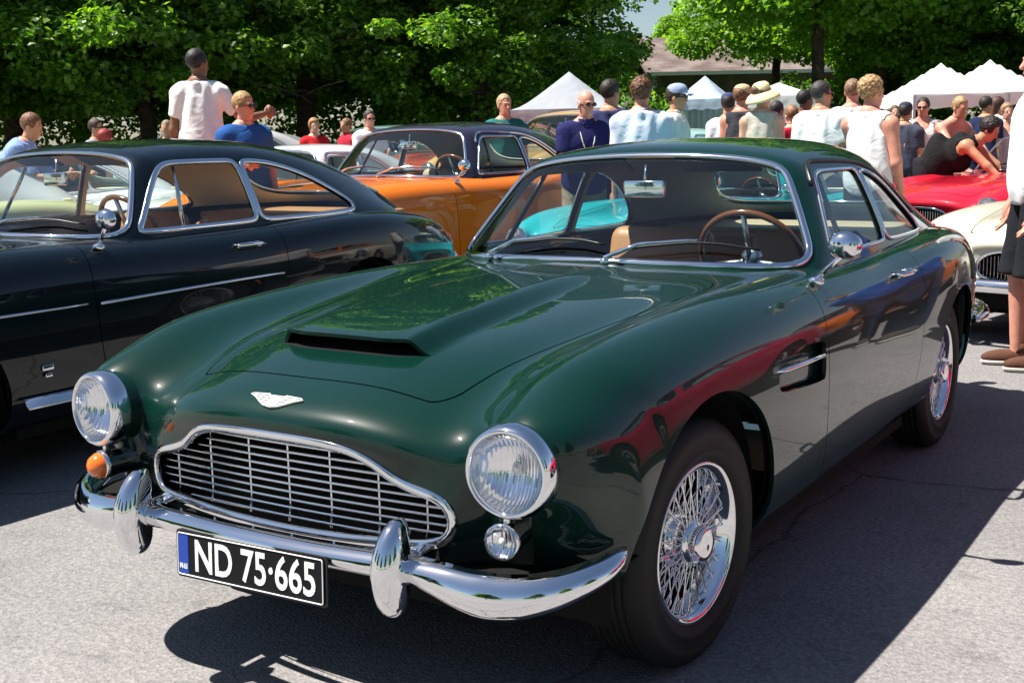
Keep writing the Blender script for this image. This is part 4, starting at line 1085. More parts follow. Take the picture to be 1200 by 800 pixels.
# ------------------------------------------------------------------ neighbouring cars
left, _ = make_car(dict(name='fastback_coupe', label='very dark blue-green fastback coupe with tan interior, left of the scoop-bonnet coupe', group=None, hi=True,
    paint=M['navygreen'], scoop=False, doortrim=True, seats='tan', liningtan=True, lining='headlining', shelf='tan', dash='tan', vent='chrome', lhd=True, mirrors=(1,),
    nodrip=True, framew=.014,
    windows=[chaikin([(1.125,.926),(1.140,.936),(1.325,1.17),(1.385,1.208),(1.45,1.217),(1.80,1.215),(1.825,1.21),(1.832,1.18),(1.845,.95),(1.843,.926)], 2),
             chaikin([(1.870,.926),(1.872,.95),(1.858,1.18),(1.862,1.206),(1.89,1.212),(2.06,1.198),(2.30,1.135),(2.52,1.03),(2.60,.97),(2.605,.942),(2.53,.928)], 2)],
    outline=[(1.125,.926),(1.140,.936),(1.325,1.17),(1.385,1.208),(1.45,1.217),(1.80,1.215),(2.06,1.198),(2.30,1.135),(2.52,1.03),(2.60,.97),(2.605,.942),(2.53,.928)]))
left.location = (-3.04, -.28, 0); left.scale = (1, 1.05, 1.04)
for nm_ in [c for c in left.children if c.name.startswith('vent_')]: bpy.data.objects.remove(nm_)
mb = MB()
mb.tube([(.838,y,.678) for y in np.linspace(.05,.74,8)], .007, 8, sx=.6); mb.obj('side_trim', M['chrome'], left)
mb = MB(); mb.tube([(.845,y,.33) for y in np.linspace(.42,2.05,12)], .014, 8, sx=.4, sy=2.2); mb.obj('sill_trim', M['chrome'], left)
mb = MB(); mb.rbox((.838,.535,.455),(.008,.05,.022),.003); mb.rbox((.840,.535,.425),(.008,.03,.016),.003); mb.obj('wing_emblem', M['chrome'], left)

PC = {}
def cpaint(c, rough=.25):
    if c not in PC: PC[c] = paint('car_paint', c, rough)
    return PC[c]
protoA, _ = make_car(dict(name='parked_car', label='x', paint=cpaint((.30,.045,.004)), roof=cpaint((.018,.016,.03), .6), grille='oval', bumper='full', seats='cream', lining='darklining', mirrors=(1,)))
protoC, _ = make_car(dict(name='open_sports_car', label='x', paint=cpaint((.52,.49,.40)), cabrio=True, grille='oval', bumper='full', seats='tan', mirrors=()))
base_paint = {protoA: (cpaint((.30,.045,.004)), cpaint((.018,.016,.03), .6)), protoC: (cpaint((.52,.49,.40)), None)}
def walk(o):
    yield o
    for c in o.children: yield from walk(c)
used_proto = set()
def put_car(proto, label, u, D, rz, col, roofcol=None, sc=1., group='classic cars parked behind', local=(0, -.7), loc=None):
    """the point `local` of the car stands under picture column u at distance D"""
    if proto in used_proto: r = copy_tree(proto)
    else: r = proto; used_proto.add(proto)
    if not hasattr(put_car, 'todo'): put_car.todo = []
    P = at_uD(u, D) if loc is None else Vector(loc)
    q = Matrix.Rotation(R(rz), 2) @ Vector(local) * sc
    r.location = (P.x - q.x, P.y - q.y, 0) if loc is None else loc; r.rotation_euler = (0, 0, R(rz)); r.scale = (sc, sc, sc)
    setp(r, label, 'car', group)
    put_car.todo.append((r, proto, col, roofcol)); return r
G_ = 'classic cars parked behind'
put_car(protoA, 'orange coupe with a black roof, parked behind the dark fastback', 545, 10.0, -4, (.78,.17,.005), (.02,.018,.035), 1.12, local=(.70, 1.06))
put_car(protoA, 'turquoise coupe seen through the windscreen of the scoop-bonnet coupe', 684, 8.3, -8, (.015,.33,.36), (.02,.35,.38), .92, local=(0, -.65))
put_car(protoC, 'cream open car with a chrome bar grille, behind the green coupe tail', 0, 0, -12, (.60,.57,.46), None, .90, loc=(.74, 5.60, 0))
put_car(protoC, 'red open car parked between the cream car and the crowd', 1083, 11.2, -22, (.52,.012,.03), None, .98, local=(0, -.7))
put_car(protoA, 'red saloon far back near the white tents', 1140, 21., 0, (.45,.01,.02), (.45,.01,.02), 1.1)
put_car(protoA, 'dark blue coupe beyond the man in the white tank top', 1062, 16.0, 15, (.01,.015,.03), (.01,.015,.03), 1.1)
put_car(protoA, 'pale yellow saloon seen through the windows of the dark fastback', 0, 0, 0, (.62,.60,.30), (.75,.75,.72), 1.08, loc=(-6.1, -.4, 0))
put_car(protoA, 'white saloon at the left edge, roof just above the dark fastback', 15, 12.5, 4, (.75,.75,.74), (.78,.78,.78), 1.0, local=(0, 1.6))
put_car(protoA, 'white saloon roof between the dark fastback and the orange coupe', 350, 12.8, 0, (.72,.73,.72), (.76,.76,.76), .99, local=(0, 1.6))
put_car(protoA, 'white coupe far left under the trees', 60, 17., 0, (.72,.72,.74), (.74,.74,.74), 1.2)
put_car(protoA, 'silver saloon far left beside the white coupe', 150, 21., 0, (.33,.34,.36), (.36,.37,.39), 1.15)
put_car(protoA, 'dark green saloon behind the seated people in red', 330, 20.5, 0, (.02,.08,.06), (.16,.26,.24), 1.2)
put_car(protoA, 'brick red saloon with a pale roof edge under the trees', 470, 19.0, 0, (.36,.05,.03), (.34,.05,.04), 1.2)
put_car(protoA, 'sand coloured saloon, highest roof under the big tree', 556, 17., 0, (.48,.30,.12), (.50,.32,.13), 1.3)
put_car(protoC, 'teal open car in the crowd near the blue-white tent', 815, 14.5, -10, (.01,.22,.20), None, 1.2)
put_car(protoA, 'turquoise saloon low behind the ginger man', 655, 15.5, -10, (.30,.50,.50), (.32,.5,.5), 1.05)
# beyond the right edge of the picture: seen as reflections in the doors
put_car(protoA, 'magenta red saloon standing to the right of the green coupe', 0, 0, 6, (.42,.008,.05), (.42,.008,.05), 1.05, loc=(3.35, 1.2, 0))
put_car(protoA, 'orange saloon in the row behind on the right', 0, 0, 3, (.62,.13,.005), (.62,.13,.005), 1.05, loc=(3.3, 6.2, 0))
put_car(protoA, 'white saloon in the row behind, far right', 0, 0, 3, (.75,.75,.75), (.75,.75,.75), 1.05, loc=(5.4, 6.2, 0))
for r, proto, col, roofcol in put_car.todo:
    p0, r0 = base_paint[proto]
    for o in walk(r):
        if o.type != 'MESH' or not o.data.materials: continue
        m0 = o.data.materials[0]
        if m0 in (p0, r0) and m0 is not None:
            o.material_slots[0].link = 'OBJECT'; o.material_slots[0].material = cpaint(col) if m0 is p0 else cpaint(roofcol, .3)

# ------------------------------------------------------------------ people
WHITE = (.80,.80,.80)
Pn = person
def crowd():
    Pn('tall man in a white t-shirt and khaki trousers seen from behind, arm held out', 238, 54, 10.4, 165, 'brown', ('tee', WHITE), ('trousers', (.36,.30,.21)), ('short', (.012,.01,.01)), arms=('relax', 'side'), turn=-35, res=.016, rise=.32)
    c_ = at_uD(238, 10.4); cr_ = MB().rbox((0,0,.16), (.62,.5,.32), .01).obj('wooden_box', mat('box_wood', (.25,.16,.08), .8)); cr_.location = c_; cr_.rotation_euler = (0,0,.5); setp(cr_, 'low wooden box under the tall man in the white t-shirt', 'box')
    Pn('fair-haired man in a blue t-shirt and sunglasses beside the tall man in white', 288, 104, 9.9, 25, 'red', ('tee', (.02,.09,.30)), ('shorts', (.3,.3,.25)), ('short', (.36,.22,.08)), glasses=True, arms=('relax', 'hold'), turn=25, res=.018)
    Pn('long-haired woman in a red top sitting under the trees', 369, 137, 17.6, 10, 'fair', ('tee', (.50,.015,.02)), ('jeans', (.02,.04,.1)), ('long', (.35,.17,.07)), female=True, arms='hold', res=.026)
    Pn('person in a dark red shirt next to the long-haired woman', 407, 137, 18.1, -60, 'tan', ('shirt', (.38,.02,.04)), ('jeans', (.02,.03,.07)), ('short', (.2,.1,.05)), arms='hold', res=.028)
    Pn('dark-haired man in a white t-shirt and sunglasses behind the orange coupe', 434, 127, 15.8, 20, 'red', ('tee', (.78,.70,.72)), ('jeans', (.02,.03,.07)), ('short', (.03,.02,.015)), glasses=True, arms='hold', res=.026)
    Pn('man in a grey t-shirt and sunglasses by the white cars on the left', 114, 137, 15.2, 60, 'tan', ('tee', (.25,.27,.32)), ('jeans', (.02,.03,.07)), ('short', (.05,.03,.02)), glasses=True, res=.026)
    Pn('red-haired person bending by the white cars', 97, 147, 14.7, 120, 'fair', ('tee', (.06,.06,.08)), ('jeans', (.02,.03,.07)), ('curly', (.25,.02,.015)), lean=30, H=1.62, res=.026)
    Pn('person in a light blue shirt at the far left edge', -2, 140, 11.2, 70, 'tan', ('shirt', (.22,.33,.62)), ('jeans', (.02,.03,.07)), ('short', (.15,.06,.03)), lean=28, H=1.72, arms='fwd', res=.022)
    Pn('person in a grey shirt with cropped hair far left of the tall man', 197, 139, 17.0, -30, 'tan', ('tee', (.28,.36,.42)), ('jeans', (.02,.03,.07)), ('short', (.25,.2,.14)), res=.028)
    Pn('ginger man in a dark green t-shirt behind the orange coupe', 592, 108, 13.2, 10, 'red', ('tee', (.02,.14,.13)), ('jeans', (.02,.03,.07)), ('short', (.42,.28,.16)), build=1.08, turn=15, res=.018)
    Pn('bald man in a navy polo shirt with sunglasses and a lanyard', 684, 102, 10.2, 12, 'red', ('polo', (.018,.018,.09)), ('shorts', (.2,.18,.14)), ('bald', (.55,.52,.5)), glasses=True, build=1.14, lean=10, turn=18, arms='hold', extra='lanyard', res=.017)
    Pn('dark-haired man in a navy shirt behind the bald man', 716, 90, 10.8, 165, 'tan', ('tee', (.03,.035,.10)), ('jeans', (.02,.03,.07)), ('short', (.02,.014,.01)), turn=-30, build=1.06, res=.018)
    Pn('brown-haired man in a pale shirt seen from behind the green roof', 752, 88, 9.9, 176, 'red', ('shirt', (.60,.66,.78)), ('jeans', (.05,.07,.14)), ('curly', (.12,.045,.02)), turn=-10, build=1.10, res=.016)
    Pn('man in a grey-blue cap and sunglasses looking right', 792, 96, 11.3, 75, 'tan', ('polo', (.66,.64,.62)), ('shorts', (.2,.2,.2)), ('short', (.05,.03,.02)), hat=('cap', (.30,.36,.52)), glasses=True, res=.018)
    Pn('sunburnt man in a tan cap and dark tank top left of the straw hat', 869, 97, 12.6, 160, 'red', ('tank', (.04,.04,.05)), ('shorts', (.1,.1,.12)), ('short', (.2,.1,.05)), hat=('cap', (.60,.44,.26)), turn=-20, res=.018)
    Pn('person in a white t-shirt and navy cap behind the sunburnt man', 853, 107, 13.2, 170, 'tan', ('tee', (.70,.76,.84)), ('jeans', (.02,.03,.07)), ('short', (.03,.02,.02)), hat=('cap', (.04,.06,.14)), res=.024)
    Pn('woman in a wide straw hat, beige tank top and teal patterned shorts', 893, 95, 11.6, 168, 'fair', ('tank', (.46,.42,.36)), ('shorts', (.0,.10,.25), (.10,.42,.40)), ('bun', (.15,.08,.04)), hat=('straw', None), female=True, turn=-35, res=.016)
    Pn('dark-haired man in a white t-shirt looking right, sunglasses', 962, 92, 11.2, 160, 'tan', ('tee', WHITE), ('shorts', (.06,.07,.1)), ('short', (.04,.03,.028)), glasses=True, turn=-45, build=1.10, arms='relax', res=.017)
    Pn('man in a loose white t-shirt between the two men in white', 998, 90, 12.4, 172, 'red', ('tee', (.82,.82,.82)), ('jeans', (.05,.06,.1)), ('short', (.2,.12,.07)), build=1.1, res=.02)
    Pn('curly blond man in a white tank top behind the green coupe', 1020, 86, 9.2, 150, 'red', ('tank', WHITE), ('shorts', (.02,.02,.025)), ('curly', (.36,.22,.10)), turn=-25, build=1.10, arms=('fwd', 'relax'), res=.015)
    Pn('muscular man in a white tank top and sunglasses facing the camera', 1081, 112, 14.2, -8, 'red', ('tank', WHITE), ('shorts', (.1,.1,.1)), ('short', (.03,.02,.015)), glasses=True, build=1.15, arms='hold', res=.024)
    Pn('dark-haired man in a black tank top bending over the red open car', 1088, 142, 12.6, 75, 'tan', ('tank', (.012,.012,.013)), ('shorts', (.015,.015,.02)), ('curly', (.02,.012,.01)), lean=62, H=1.75, arms='reach', res=.018)
    Pn('shirtless man leaning over the red open car', 1103, 126, 13.8, 40, 'red', None, ('shorts', (.4,.4,.42)), ('short', (.35,.22,.1)), lean=26, H=1.72, arms='reach', build=1.08, res=.02)
    Pn('blond woman in a dark top in front of the white tents', 1126, 119, 17.0, 30, 'fair', ('tank', (.02,.03,.03)), ('skirt', (.6,.6,.62)), ('long', (.62,.42,.16)), female=True, res=.026)
    Pn('man in a navy t-shirt with his back turned near the white tents', 1155, 111, 16.4, 150, 'tan', ('tee', (.015,.025,.07)), ('jeans', (.02,.02,.03)), ('short', (.02,.015,.01)), turn=-30, res=.026)
    Pn('dark-haired woman in a pale blue shirt right of the navy t-shirt', 1168, 112, 17.3, 120, 'fair', ('tee', (.45,.5,.62)), ('jeans', (.05,.06,.1)), ('long', (.07,.03,.02)), female=True, res=.028)
    Pn('woman in a pink strap top at the right of the tents', 1179, 119, 16.6, 20, 'fair', ('tank', (.65,.38,.34)), ('skirt', (.3,.2,.2)), ('bun', (.3,.18,.1)), female=True, res=.028)
    Pn('person in a dark cap behind the curly blond man', 1060, 118, 14.0, 160, 'tan', ('tee', (.05,.06,.09)), ('jeans', (.03,.03,.04)), ('short', (.03,.02,.02)), hat=('cap', (.03,.035,.06)), res=.026)
    Pn('person in a navy top just right of the straw hat', 910, 116, 13.6, 140, 'tan', ('tee', (.02,.03,.10)), ('jeans', (.02,.03,.07)), ('short', (.03,.02,.02)), res=.026)
    Pn('person in a red t-shirt half hidden by the man in white', 927, 121, 13.2, -150, 'fair', ('tee', (.50,.02,.04)), ('jeans', (.02,.03,.07)), ('short', (.25,.12,.06)), res=.028)
    Pn('dark-haired person in a black shirt behind the crowd', 942, 103, 14.0, 120, 'brown', ('tee', (.03,.03,.035)), ('jeans', (.02,.03,.07)), ('short', (.012,.01,.01)), res=.026)
    Pn('person in a white shirt far back beside the white canopies', 1048, 122, 19.9, 10, 'fair', ('tee', (.7,.7,.7)), ('jeans', (.02,.03,.07)), ('short', (.1,.06,.04)), res=.03)
    Pn('man in a white t-shirt, black shorts and brown trainers at the right edge', 0, 0, 7.7, -75, 'red', ('tee', WHITE), ('shorts', (.012,.013,.016)), ('short', (.3,.2,.12)), loc=(.79, 4.42, 0), H=1.82, build=1.12, arms=('relax','relax'), shoes=(.10,.045,.03), res=.014)
    Pn('person in a blue shirt standing to the right, outside the row', 0, 0, 9, 0, 'tan', ('tee', (.02,.07,.35)), ('jeans', (.02,.03,.07)), ('short', (.05,.03,.02)), loc=(1.9, 5.0, 0), H=1.8, res=.028)
crowd()

# ------------------------------------------------------------------ tents
def tent(label, u, D, w, d, eave, apex, rz, m, valance=.22, walls=False, poles=True, group='canopy tents'):
    eave = zof(u, eave, D - w * .6); apex = zof(u, apex, D)
    c = at_uD(u, D); t = empty('canopy_tent', c, label, 'tent', group, R(rz))
    mb = MB(); n = 14; V = []; F = []
    for i in range(n + 1):
        for j in range(n + 1):
            a, b = -1 + 2 * i / n, -1 + 2 * j / n; r = max(abs(a), abs(b)); x = 1 - r
            V.append((a * w / 2, b * d / 2, eave + (apex - eave) * (x ** 1.22) - .03 * math.sin(abs(a * b) * PI) * (1 - x)))
    for i in range(n):
        for j in range(n): F.append((i*(n+1)+j, (i+1)*(n+1)+j, (i+1)*(n+1)+j+1, i*(n+1)+j+1))
    mb.add(V, F); mb.obj('canopy', m, t)
    mb = MB()
    for (x0, y0, x1, y1) in ((-1,-1,1,-1),(1,-1,1,1),(1,1,-1,1),(-1,1,-1,-1)):
        V = []
        for k in range(13):
            s_ = k / 12; x, y = (x0 + (x1-x0)*s_) * w/2, (y0 + (y1-y0)*s_) * d/2; V += [(x, y, eave), (x, y, eave - valance - .02*math.sin(k*2.1))]
        mb.add(V, [(2*k, 2*k+1, 2*k+3, 2*k+2) for k in range(12)])
    mb.obj('valance', m, t)
    for sx in (1, -1):
        for sy in (1, -1): MB().box(sx*(w/2-.03)-.022, sx*(w/2-.03)+.022, sy*(d/2-.03)-.022, sy*(d/2-.03)+.022, 0, eave - .01).obj('pole', M['white_metal'], t)
    if walls:
        mb = MB(); V = []
        for k in range(41):
            x = -w/2 + .05 + (w-.1)*k/40; V += [(x, d/2 - .04 + .03*math.sin(k*1.3), .05), (x, d/2 - .04 + .02*math.sin(k*1.3), eave-.05)]
        mb.add(V, [(2*k, 2*k+2, 2*k+3, 2*k+1) for k in range(40)]); mb.obj('side_wall', m, t)
    return t
def canvas(name, c):
    m = bpy.data.materials.new(name); m.use_nodes = True; b = bsdf(m); b.inputs['Base Color'].default_value = (*c, 1); b.inputs['Roughness'].default_value = .75
    t = nd(m, 'ShaderNodeBsdfTranslucent'); t.inputs['Color'].default_value = (*c, 1); mx = nd(m, 'ShaderNodeMixShader'); mx.inputs[0].default_value = .35
    out = m.node_tree.nodes['Material Output']; lk(m, b.outputs[0], mx.inputs[1]); lk(m, t.outputs[0], mx.inputs[2]); lk(m, mx.outputs[0], out.inputs[0])
    tc = nd(m, 'ShaderNodeTexCoord'); n = nd(m, 'ShaderNodeTexNoise'); n.inputs['Scale'].default_value = 2.2; bb = nd(m, 'ShaderNodeBump'); bb.inputs['Strength'].default_value = .5; bb.inputs['Distance'].default_value = .12
    lk(m, tc.outputs['Object'], n.inputs['Vector']); lk(m, n.outputs['Fac'], bb.inputs['Height']); lk(m, bb.outputs['Normal'], b.inputs['Normal']); return m
M['white_metal'] = mat('white_metal', (.7,.7,.7), .4)
cw = canvas('white_canvas', (.82,.82,.83)); cg = canvas('grey_canvas', (.42,.45,.50)); cb = canvas('pale_blue_canvas', (.50,.60,.74))
tent('grey canopy tent with a pointed roof behind the bald man', 668, 23, 2.05, 2.05, 127, 84, 28, cg)
tent('pale blue tent with side walls left of the straw hat', 826, 27, 1.2, 1.5, 116, 89, 12, cb, walls=True)
tent('small white tent behind the straw hat', 912, 24, 1.6, 1.8, 112, 97, 20, cw, walls=True)
tent('large white canopy tent, the left one of the bright pair', 1100, 23.5, 1.75, 1.75, 110, 74, 38, cw)
tent('large white canopy tent, the right one of the bright pair', 1157, 25, 1.9, 1.9, 108, 70, 38, cw)
tb = empty('folding_table', at_uD(1128, 19.5), 'white folding table in front of the bright tents', 'table', None, R(20))
MB().rbox((0,0,.93),(.75,.6,.04),.01).obj('tabletop', M['white_metal'], tb); 
mb = MB(); mb.rbox((0,0,.60),(.74,.58,.62),.02).obj('tablecloth', cw, tb)

# ------------------------------------------------------------------ brown-roofed house behind the crowd
hc = at_uD(915, 46); H_ = empty('long_house', hc, 'long low house with a brown shingle roof behind the tents', 'house', None, YAW * -1 + R(4))
sh = mat('shingles', (.17,.125,.11), .9); noise_color(sh, (.12,.085,.075), (.23,.18,.16), 1.6)
def shn(m):
    tc = nd(m, 'ShaderNodeTexCoord'); b = nd(m, 'ShaderNodeTexBrick'); b.inputs['Scale'].default_value = 3.2; b.inputs['Color1'].default_value = (1,1,1,1); b.inputs['Color2'].default_value = (.7,.7,.7,1); b.inputs['Mortar'].default_value = (0,0,0,1); bp = nd(m, 'ShaderNodeBump'); bp.inputs['Distance'].default_value = .05
    lk(m, tc.outputs['Object'], b.inputs['Vector']); lk(m, b.outputs['Color'], bp.inputs['Height']); lk(m, bp.outputs['Normal'], bsdf(m).inputs['Normal'])
shn(sh)
wl_ = mat('house_wall', (.10,.085,.07), .9); noise_color(wl_, (.08,.065,.055), (.14,.12,.10), 2)
mb = MB(); mb.box(-4.6, 4.6, 0, 7, 0, 3.55); mb.obj('wall', wl_, H_)
mb = MB(); mb.prism([(-.7, 3.45), (3.5, 4.95), (7.7, 3.45), (7.7, 3.35), (3.5, 4.83), (-.7, 3.35)], Matrix(((0,0,1,-5.1),(1,0,0,0),(0,1,0,0),(0,0,0,1))), 10.2); mb.obj('roof', sh, H_)
for x in (-4., -1.6, .8, 3.0):
    wf = MB().box(x, x+1.4, -.06, .0, 1.1, 2.3).obj('window', M['white_metal'], H_); MB().box(x+.08, x+1.32, -.075, -.062, 1.18, 2.22).obj('pane', M['trimblack'], wf)
MB().box(-5.0, 5.0, -.82, -.71, 3.32, 3.44).obj('gutter', M['white_metal'], H_)

# ------------------------------------------------------------------ trees
def leafmat(name, a, b):
    m = bpy.data.materials.new(name); m.use_nodes = True; nt = m.node_tree; p = bsdf(m); p.inputs['Roughness'].default_value = .42; p.inputs['Specular IOR Level'].default_value = .45
    g_ = nd(m, 'ShaderNodeNewGeometry'); rp_ = nd(m, 'ShaderNodeValToRGB'); rp_.color_ramp.elements[0].color = (*a, 1); rp_.color_ramp.elements[1].color = (*b, 1)
    lk(m, g_.outputs['Random Per Island'], rp_.inputs['Fac']); lk(m, rp_.outputs[0], p.inputs['Base Color'])
    t = nd(m, 'ShaderNodeBsdfTranslucent'); mu = nd(m, 'ShaderNodeMixRGB'); mu.blend_type = 'MULTIPLY'; mu.inputs[0].default_value = 1; mu.inputs[2].default_value = (2.6, 2.7, .5, 1); lk(m, rp_.outputs[0], mu.inputs[1]); lk(m, mu.outputs[0], t.inputs['Color'])
    mx = nd(m, 'ShaderNodeMixShader'); mx.inputs[0].default_value = .45; out = nt.nodes['Material Output']
    lk(m, p.outputs[0], mx.inputs[1]); lk(m, t.outputs[0], mx.inputs[2]); lk(m, mx.outputs[0], out.inputs[0]); return m
bark = mat('bark', (.045,.032,.024), .95); noise_color(bark, (.025,.018,.013), (.075,.055,.04), 9); noise_bump(bark, 16, .8, .05)
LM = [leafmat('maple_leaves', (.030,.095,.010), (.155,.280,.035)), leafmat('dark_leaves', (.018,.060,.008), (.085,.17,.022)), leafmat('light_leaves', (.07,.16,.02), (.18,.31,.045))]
def tree_proto(seed, height, rad, zlow, nclump, nleaf, lsize, trunk=.19, flat=.8):
    rng = np.random.default_rng(seed); rnd = random.Random(seed)
    # limbs
    tips = []; mb = MB(); top = height * .86
    tr_pts = [(0,0,0),(.04,.02,1.2),(.0,.08,2.6),(.12,-.03,4.2),(.05,.1,6.),(.0,.0,top)]
    mb.tube(tr_pts, [trunk*1.35,trunk*1.0,trunk*.9,trunk*.7,trunk*.5,.04], 12)
    for k in range(22):
        a = k * 2.4 + rnd.uniform(-.3,.3); z0 = zlow + .2 + (top - zlow - 1) * (k / 22.) ** 1.1; L = rad * (1 - .80 * (k / 22.) ** 1.2) * rnd.uniform(.55, .78)
        p = [Vector((0, 0, z0))]; el = rnd.uniform(.08, .35) + .5 * k / 22.
        for q in range(1, 6):
            f = q / 5; p.append(Vector((math.cos(a + .15*math.sin(q*1.7)) * L * f, math.sin(a + .15*math.sin(q*1.7)) * L * f, z0 + L * el * f - .18 * L * f * f)))
        mb.tube(p, [.075*(1-.5*k/22), .06, .045, .03, .02, .008], 6)
        for q in (3, 4):
            for s_ in (1, -1):
                b0 = p[q]; b1 = b0 + Vector((math.cos(a + s_*.9), math.sin(a + s_*.9), rnd.uniform(-.1,.35))) * L * .3; mb.tube([b0, (b0+b1)/2 + Vector((0,0,.05)), b1], [.022,.015,.006], 5)
    trunk_me = mb.mesh('trunk')
    # clumps
    C = []; 
    while len(C) < nclump:
        t = rng.uniform(0, 1) ** 1.15; a = rng.uniform(0, 2 * PI); r = rng.uniform(.25, 1) ** .45
        w = rad * (1 - .80 * t ** 1.35) * (.80 + .20 * math.sin(a * 3 + seed + t * 5)) * min(1, .72 + t * 2.2)
        C.append((math.cos(a) * r * w, math.sin(a) * r * w, zlow + .3 + t * (height - zlow - .5), rng.uniform(.40, .95)))
    C = np.array(C)
    ids = rng.integers(0, len(C), nclump * nleaf); cc = C[ids]
    d = rng.normal(size=(len(ids), 3)); d /= np.linalg.norm(d, axis=1, keepdims=True); rr = rng.uniform(.3, 1, len(ids)) ** .6
    pos = cc[:, :3] + d * (rr * cc[:, 3])[:, None] * np.array([1, 1, .55]); pos[:, 2] -= .10 * (rr * cc[:, 3]) ** 2
    # leaf: five-point blade drooping outwards
    nrm = d * .45 + np.array([0, 0, 1.]) * rng.uniform(.3, 1.1, len(ids))[:, None] + rng.normal(size=d.shape) * .45; nrm /= np.linalg.norm(nrm, axis=1, keepdims=True)
    ax = np.cross(nrm, rng.normal(size=d.shape)); ax /= np.linalg.norm(ax, axis=1, keepdims=True); bx = np.cross(nrm, ax); s_ = rng.uniform(.6, 1.25, len(ids))[:, None] * lsize
    shape = [(-.5, 0, 0), (-.12, .42, .06), (.06, .30, .03), (.55, 0, -.08), (.06, -.30, .03), (-.12, -.42, .06)]
    V = np.stack([pos + (ax * a + bx * b + nrm * c) * s_ for a, b, c in shape], 1).reshape(-1, 3)
    n = len(ids); me = bpy.data.meshes.new('leaves'); me.vertices.add(n * 6); me.vertices.foreach_set('co', V.ravel())
    base = np.arange(n)[:, None] * 6; F = np.concatenate([base + np.array([0,1,2,3]), base + np.array([0,3,4,5])], 1).reshape(-1)
    me.loops.add(n * 8); me.loops.foreach_set('vertex_index', F.astype(np.int32)); me.polygons.add(n * 2); me.polygons.foreach_set('loop_start', np.arange(0, n * 8, 4, dtype=np.int32)); me.update(calc_edges=True)
    return trunk_me, me
TP = [tree_proto(1, 11.5, 4.6, 1.8, 300, 300, .145), tree_proto(2, 12.5, 5.0, 2.2, 320, 300, .145, .22), tree_proto(3, 7.5, 3.0, 2.9, 120, 260, .13, .12)]
for t_, l_ in TP: t_.materials.append(bark); l_.materials.append(LM[0])
tcount = [0]
def tree(label, u, D, p, m, rz=0, sc=1., loc=None, group='trees along the lawn', zs=1.):
    c = at_uD(u, D) if loc is None else Vector(loc)
    r = empty('tree', c, label, 'tree', group, rz); r.scale = (sc, sc, sc * zs)
    a = bpy.data.objects.new('trunk', TP[p][0]); COL.objects.link(a); a.parent = r
    b = bpy.data.objects.new('crown', TP[p][1]); COL.objects.link(b); b.parent = r
    b.material_slots[0].link = 'OBJECT'; b.material_slots[0].material = LM[m]; return r
spec = [(-130,28,0,0,'leafy maple beyond the left edge of the picture'),(20,28.5,1,0,'leafy maple above the white cars at the far left'),(178,28,0,0,'leafy maple with a dark trunk left of the tall man in white'),(358,29,1,0,'leafy maple behind the long-haired woman in red'),
        (565,28,0,0,'large maple with a thick trunk behind the ginger man')]
for i, (u, D, p, m, l) in enumerate(spec): tree(l, u, D, p, m, i * 1.7, .86 if u == 565 else 1.0)
spec2 = [(-200,37),(-60,36),(100,37),(270,36),(450,37),(560,38)]
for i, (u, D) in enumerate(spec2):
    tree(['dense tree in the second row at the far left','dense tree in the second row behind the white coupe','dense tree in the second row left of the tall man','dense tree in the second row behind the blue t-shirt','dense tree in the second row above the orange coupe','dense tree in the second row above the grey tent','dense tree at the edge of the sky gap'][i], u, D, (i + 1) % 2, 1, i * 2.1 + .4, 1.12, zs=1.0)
tree('slim light green tree with a straight trunk in front of the brown roof', 956, 31, 2, 2, .3, 1.35)
tree('light green tree left of the slim trunk, over the pale blue tent', 912, 39, 2, 2, 1.9, 1.2)
tree('light green low tree right of the brown roof', 1032, 33, 2, 2, 3.3, 1.25, zs=.95)
tree('dark tree above the left bright tent', 1105, 35, 0, 0, .8, 1.0, zs=1.)
tree('dark tree above the right bright tent', 1190, 36, 1, 0, 2.8, .95, zs=.86)
tree('dark tree outside the right edge of the picture', 1300, 34, 0, 1, 4.8, 1.0)
tree('distant tree behind the brown roof, left', 890, 60, 0, 2, 4.1, .9, zs=.8)
tree('distant tree behind the brown roof, middle', 950, 62, 1, 0, 5.1, 1.1, zs=.95)
tree('distant tree behind the brown roof, right', 1040, 60, 0, 0, 5.9, 1.1)
tree('distant tree seen in the sky gap', 800, 70, 1, 2, 2.2, 1.0, zs=.62)
k_ = 0
for a in range(8):
    ang = R(-150 + a * 30); loc = (2 + 27 * math.cos(ang), -3 + 24 * math.sin(ang), 0)
    if loc[1] < 5: 
        k_ += 1; tree(['maple behind the camera on the far left','maple behind the camera on the left','maple behind the camera, left of centre','maple straight behind the camera','maple behind the camera, right of centre','maple behind the camera on the right','maple right of the parking area','tall maple right of the parking area'][a], 0, 0, a % 2, a % 2, a * 1.3, 1., loc=loc, group='trees behind the camera')
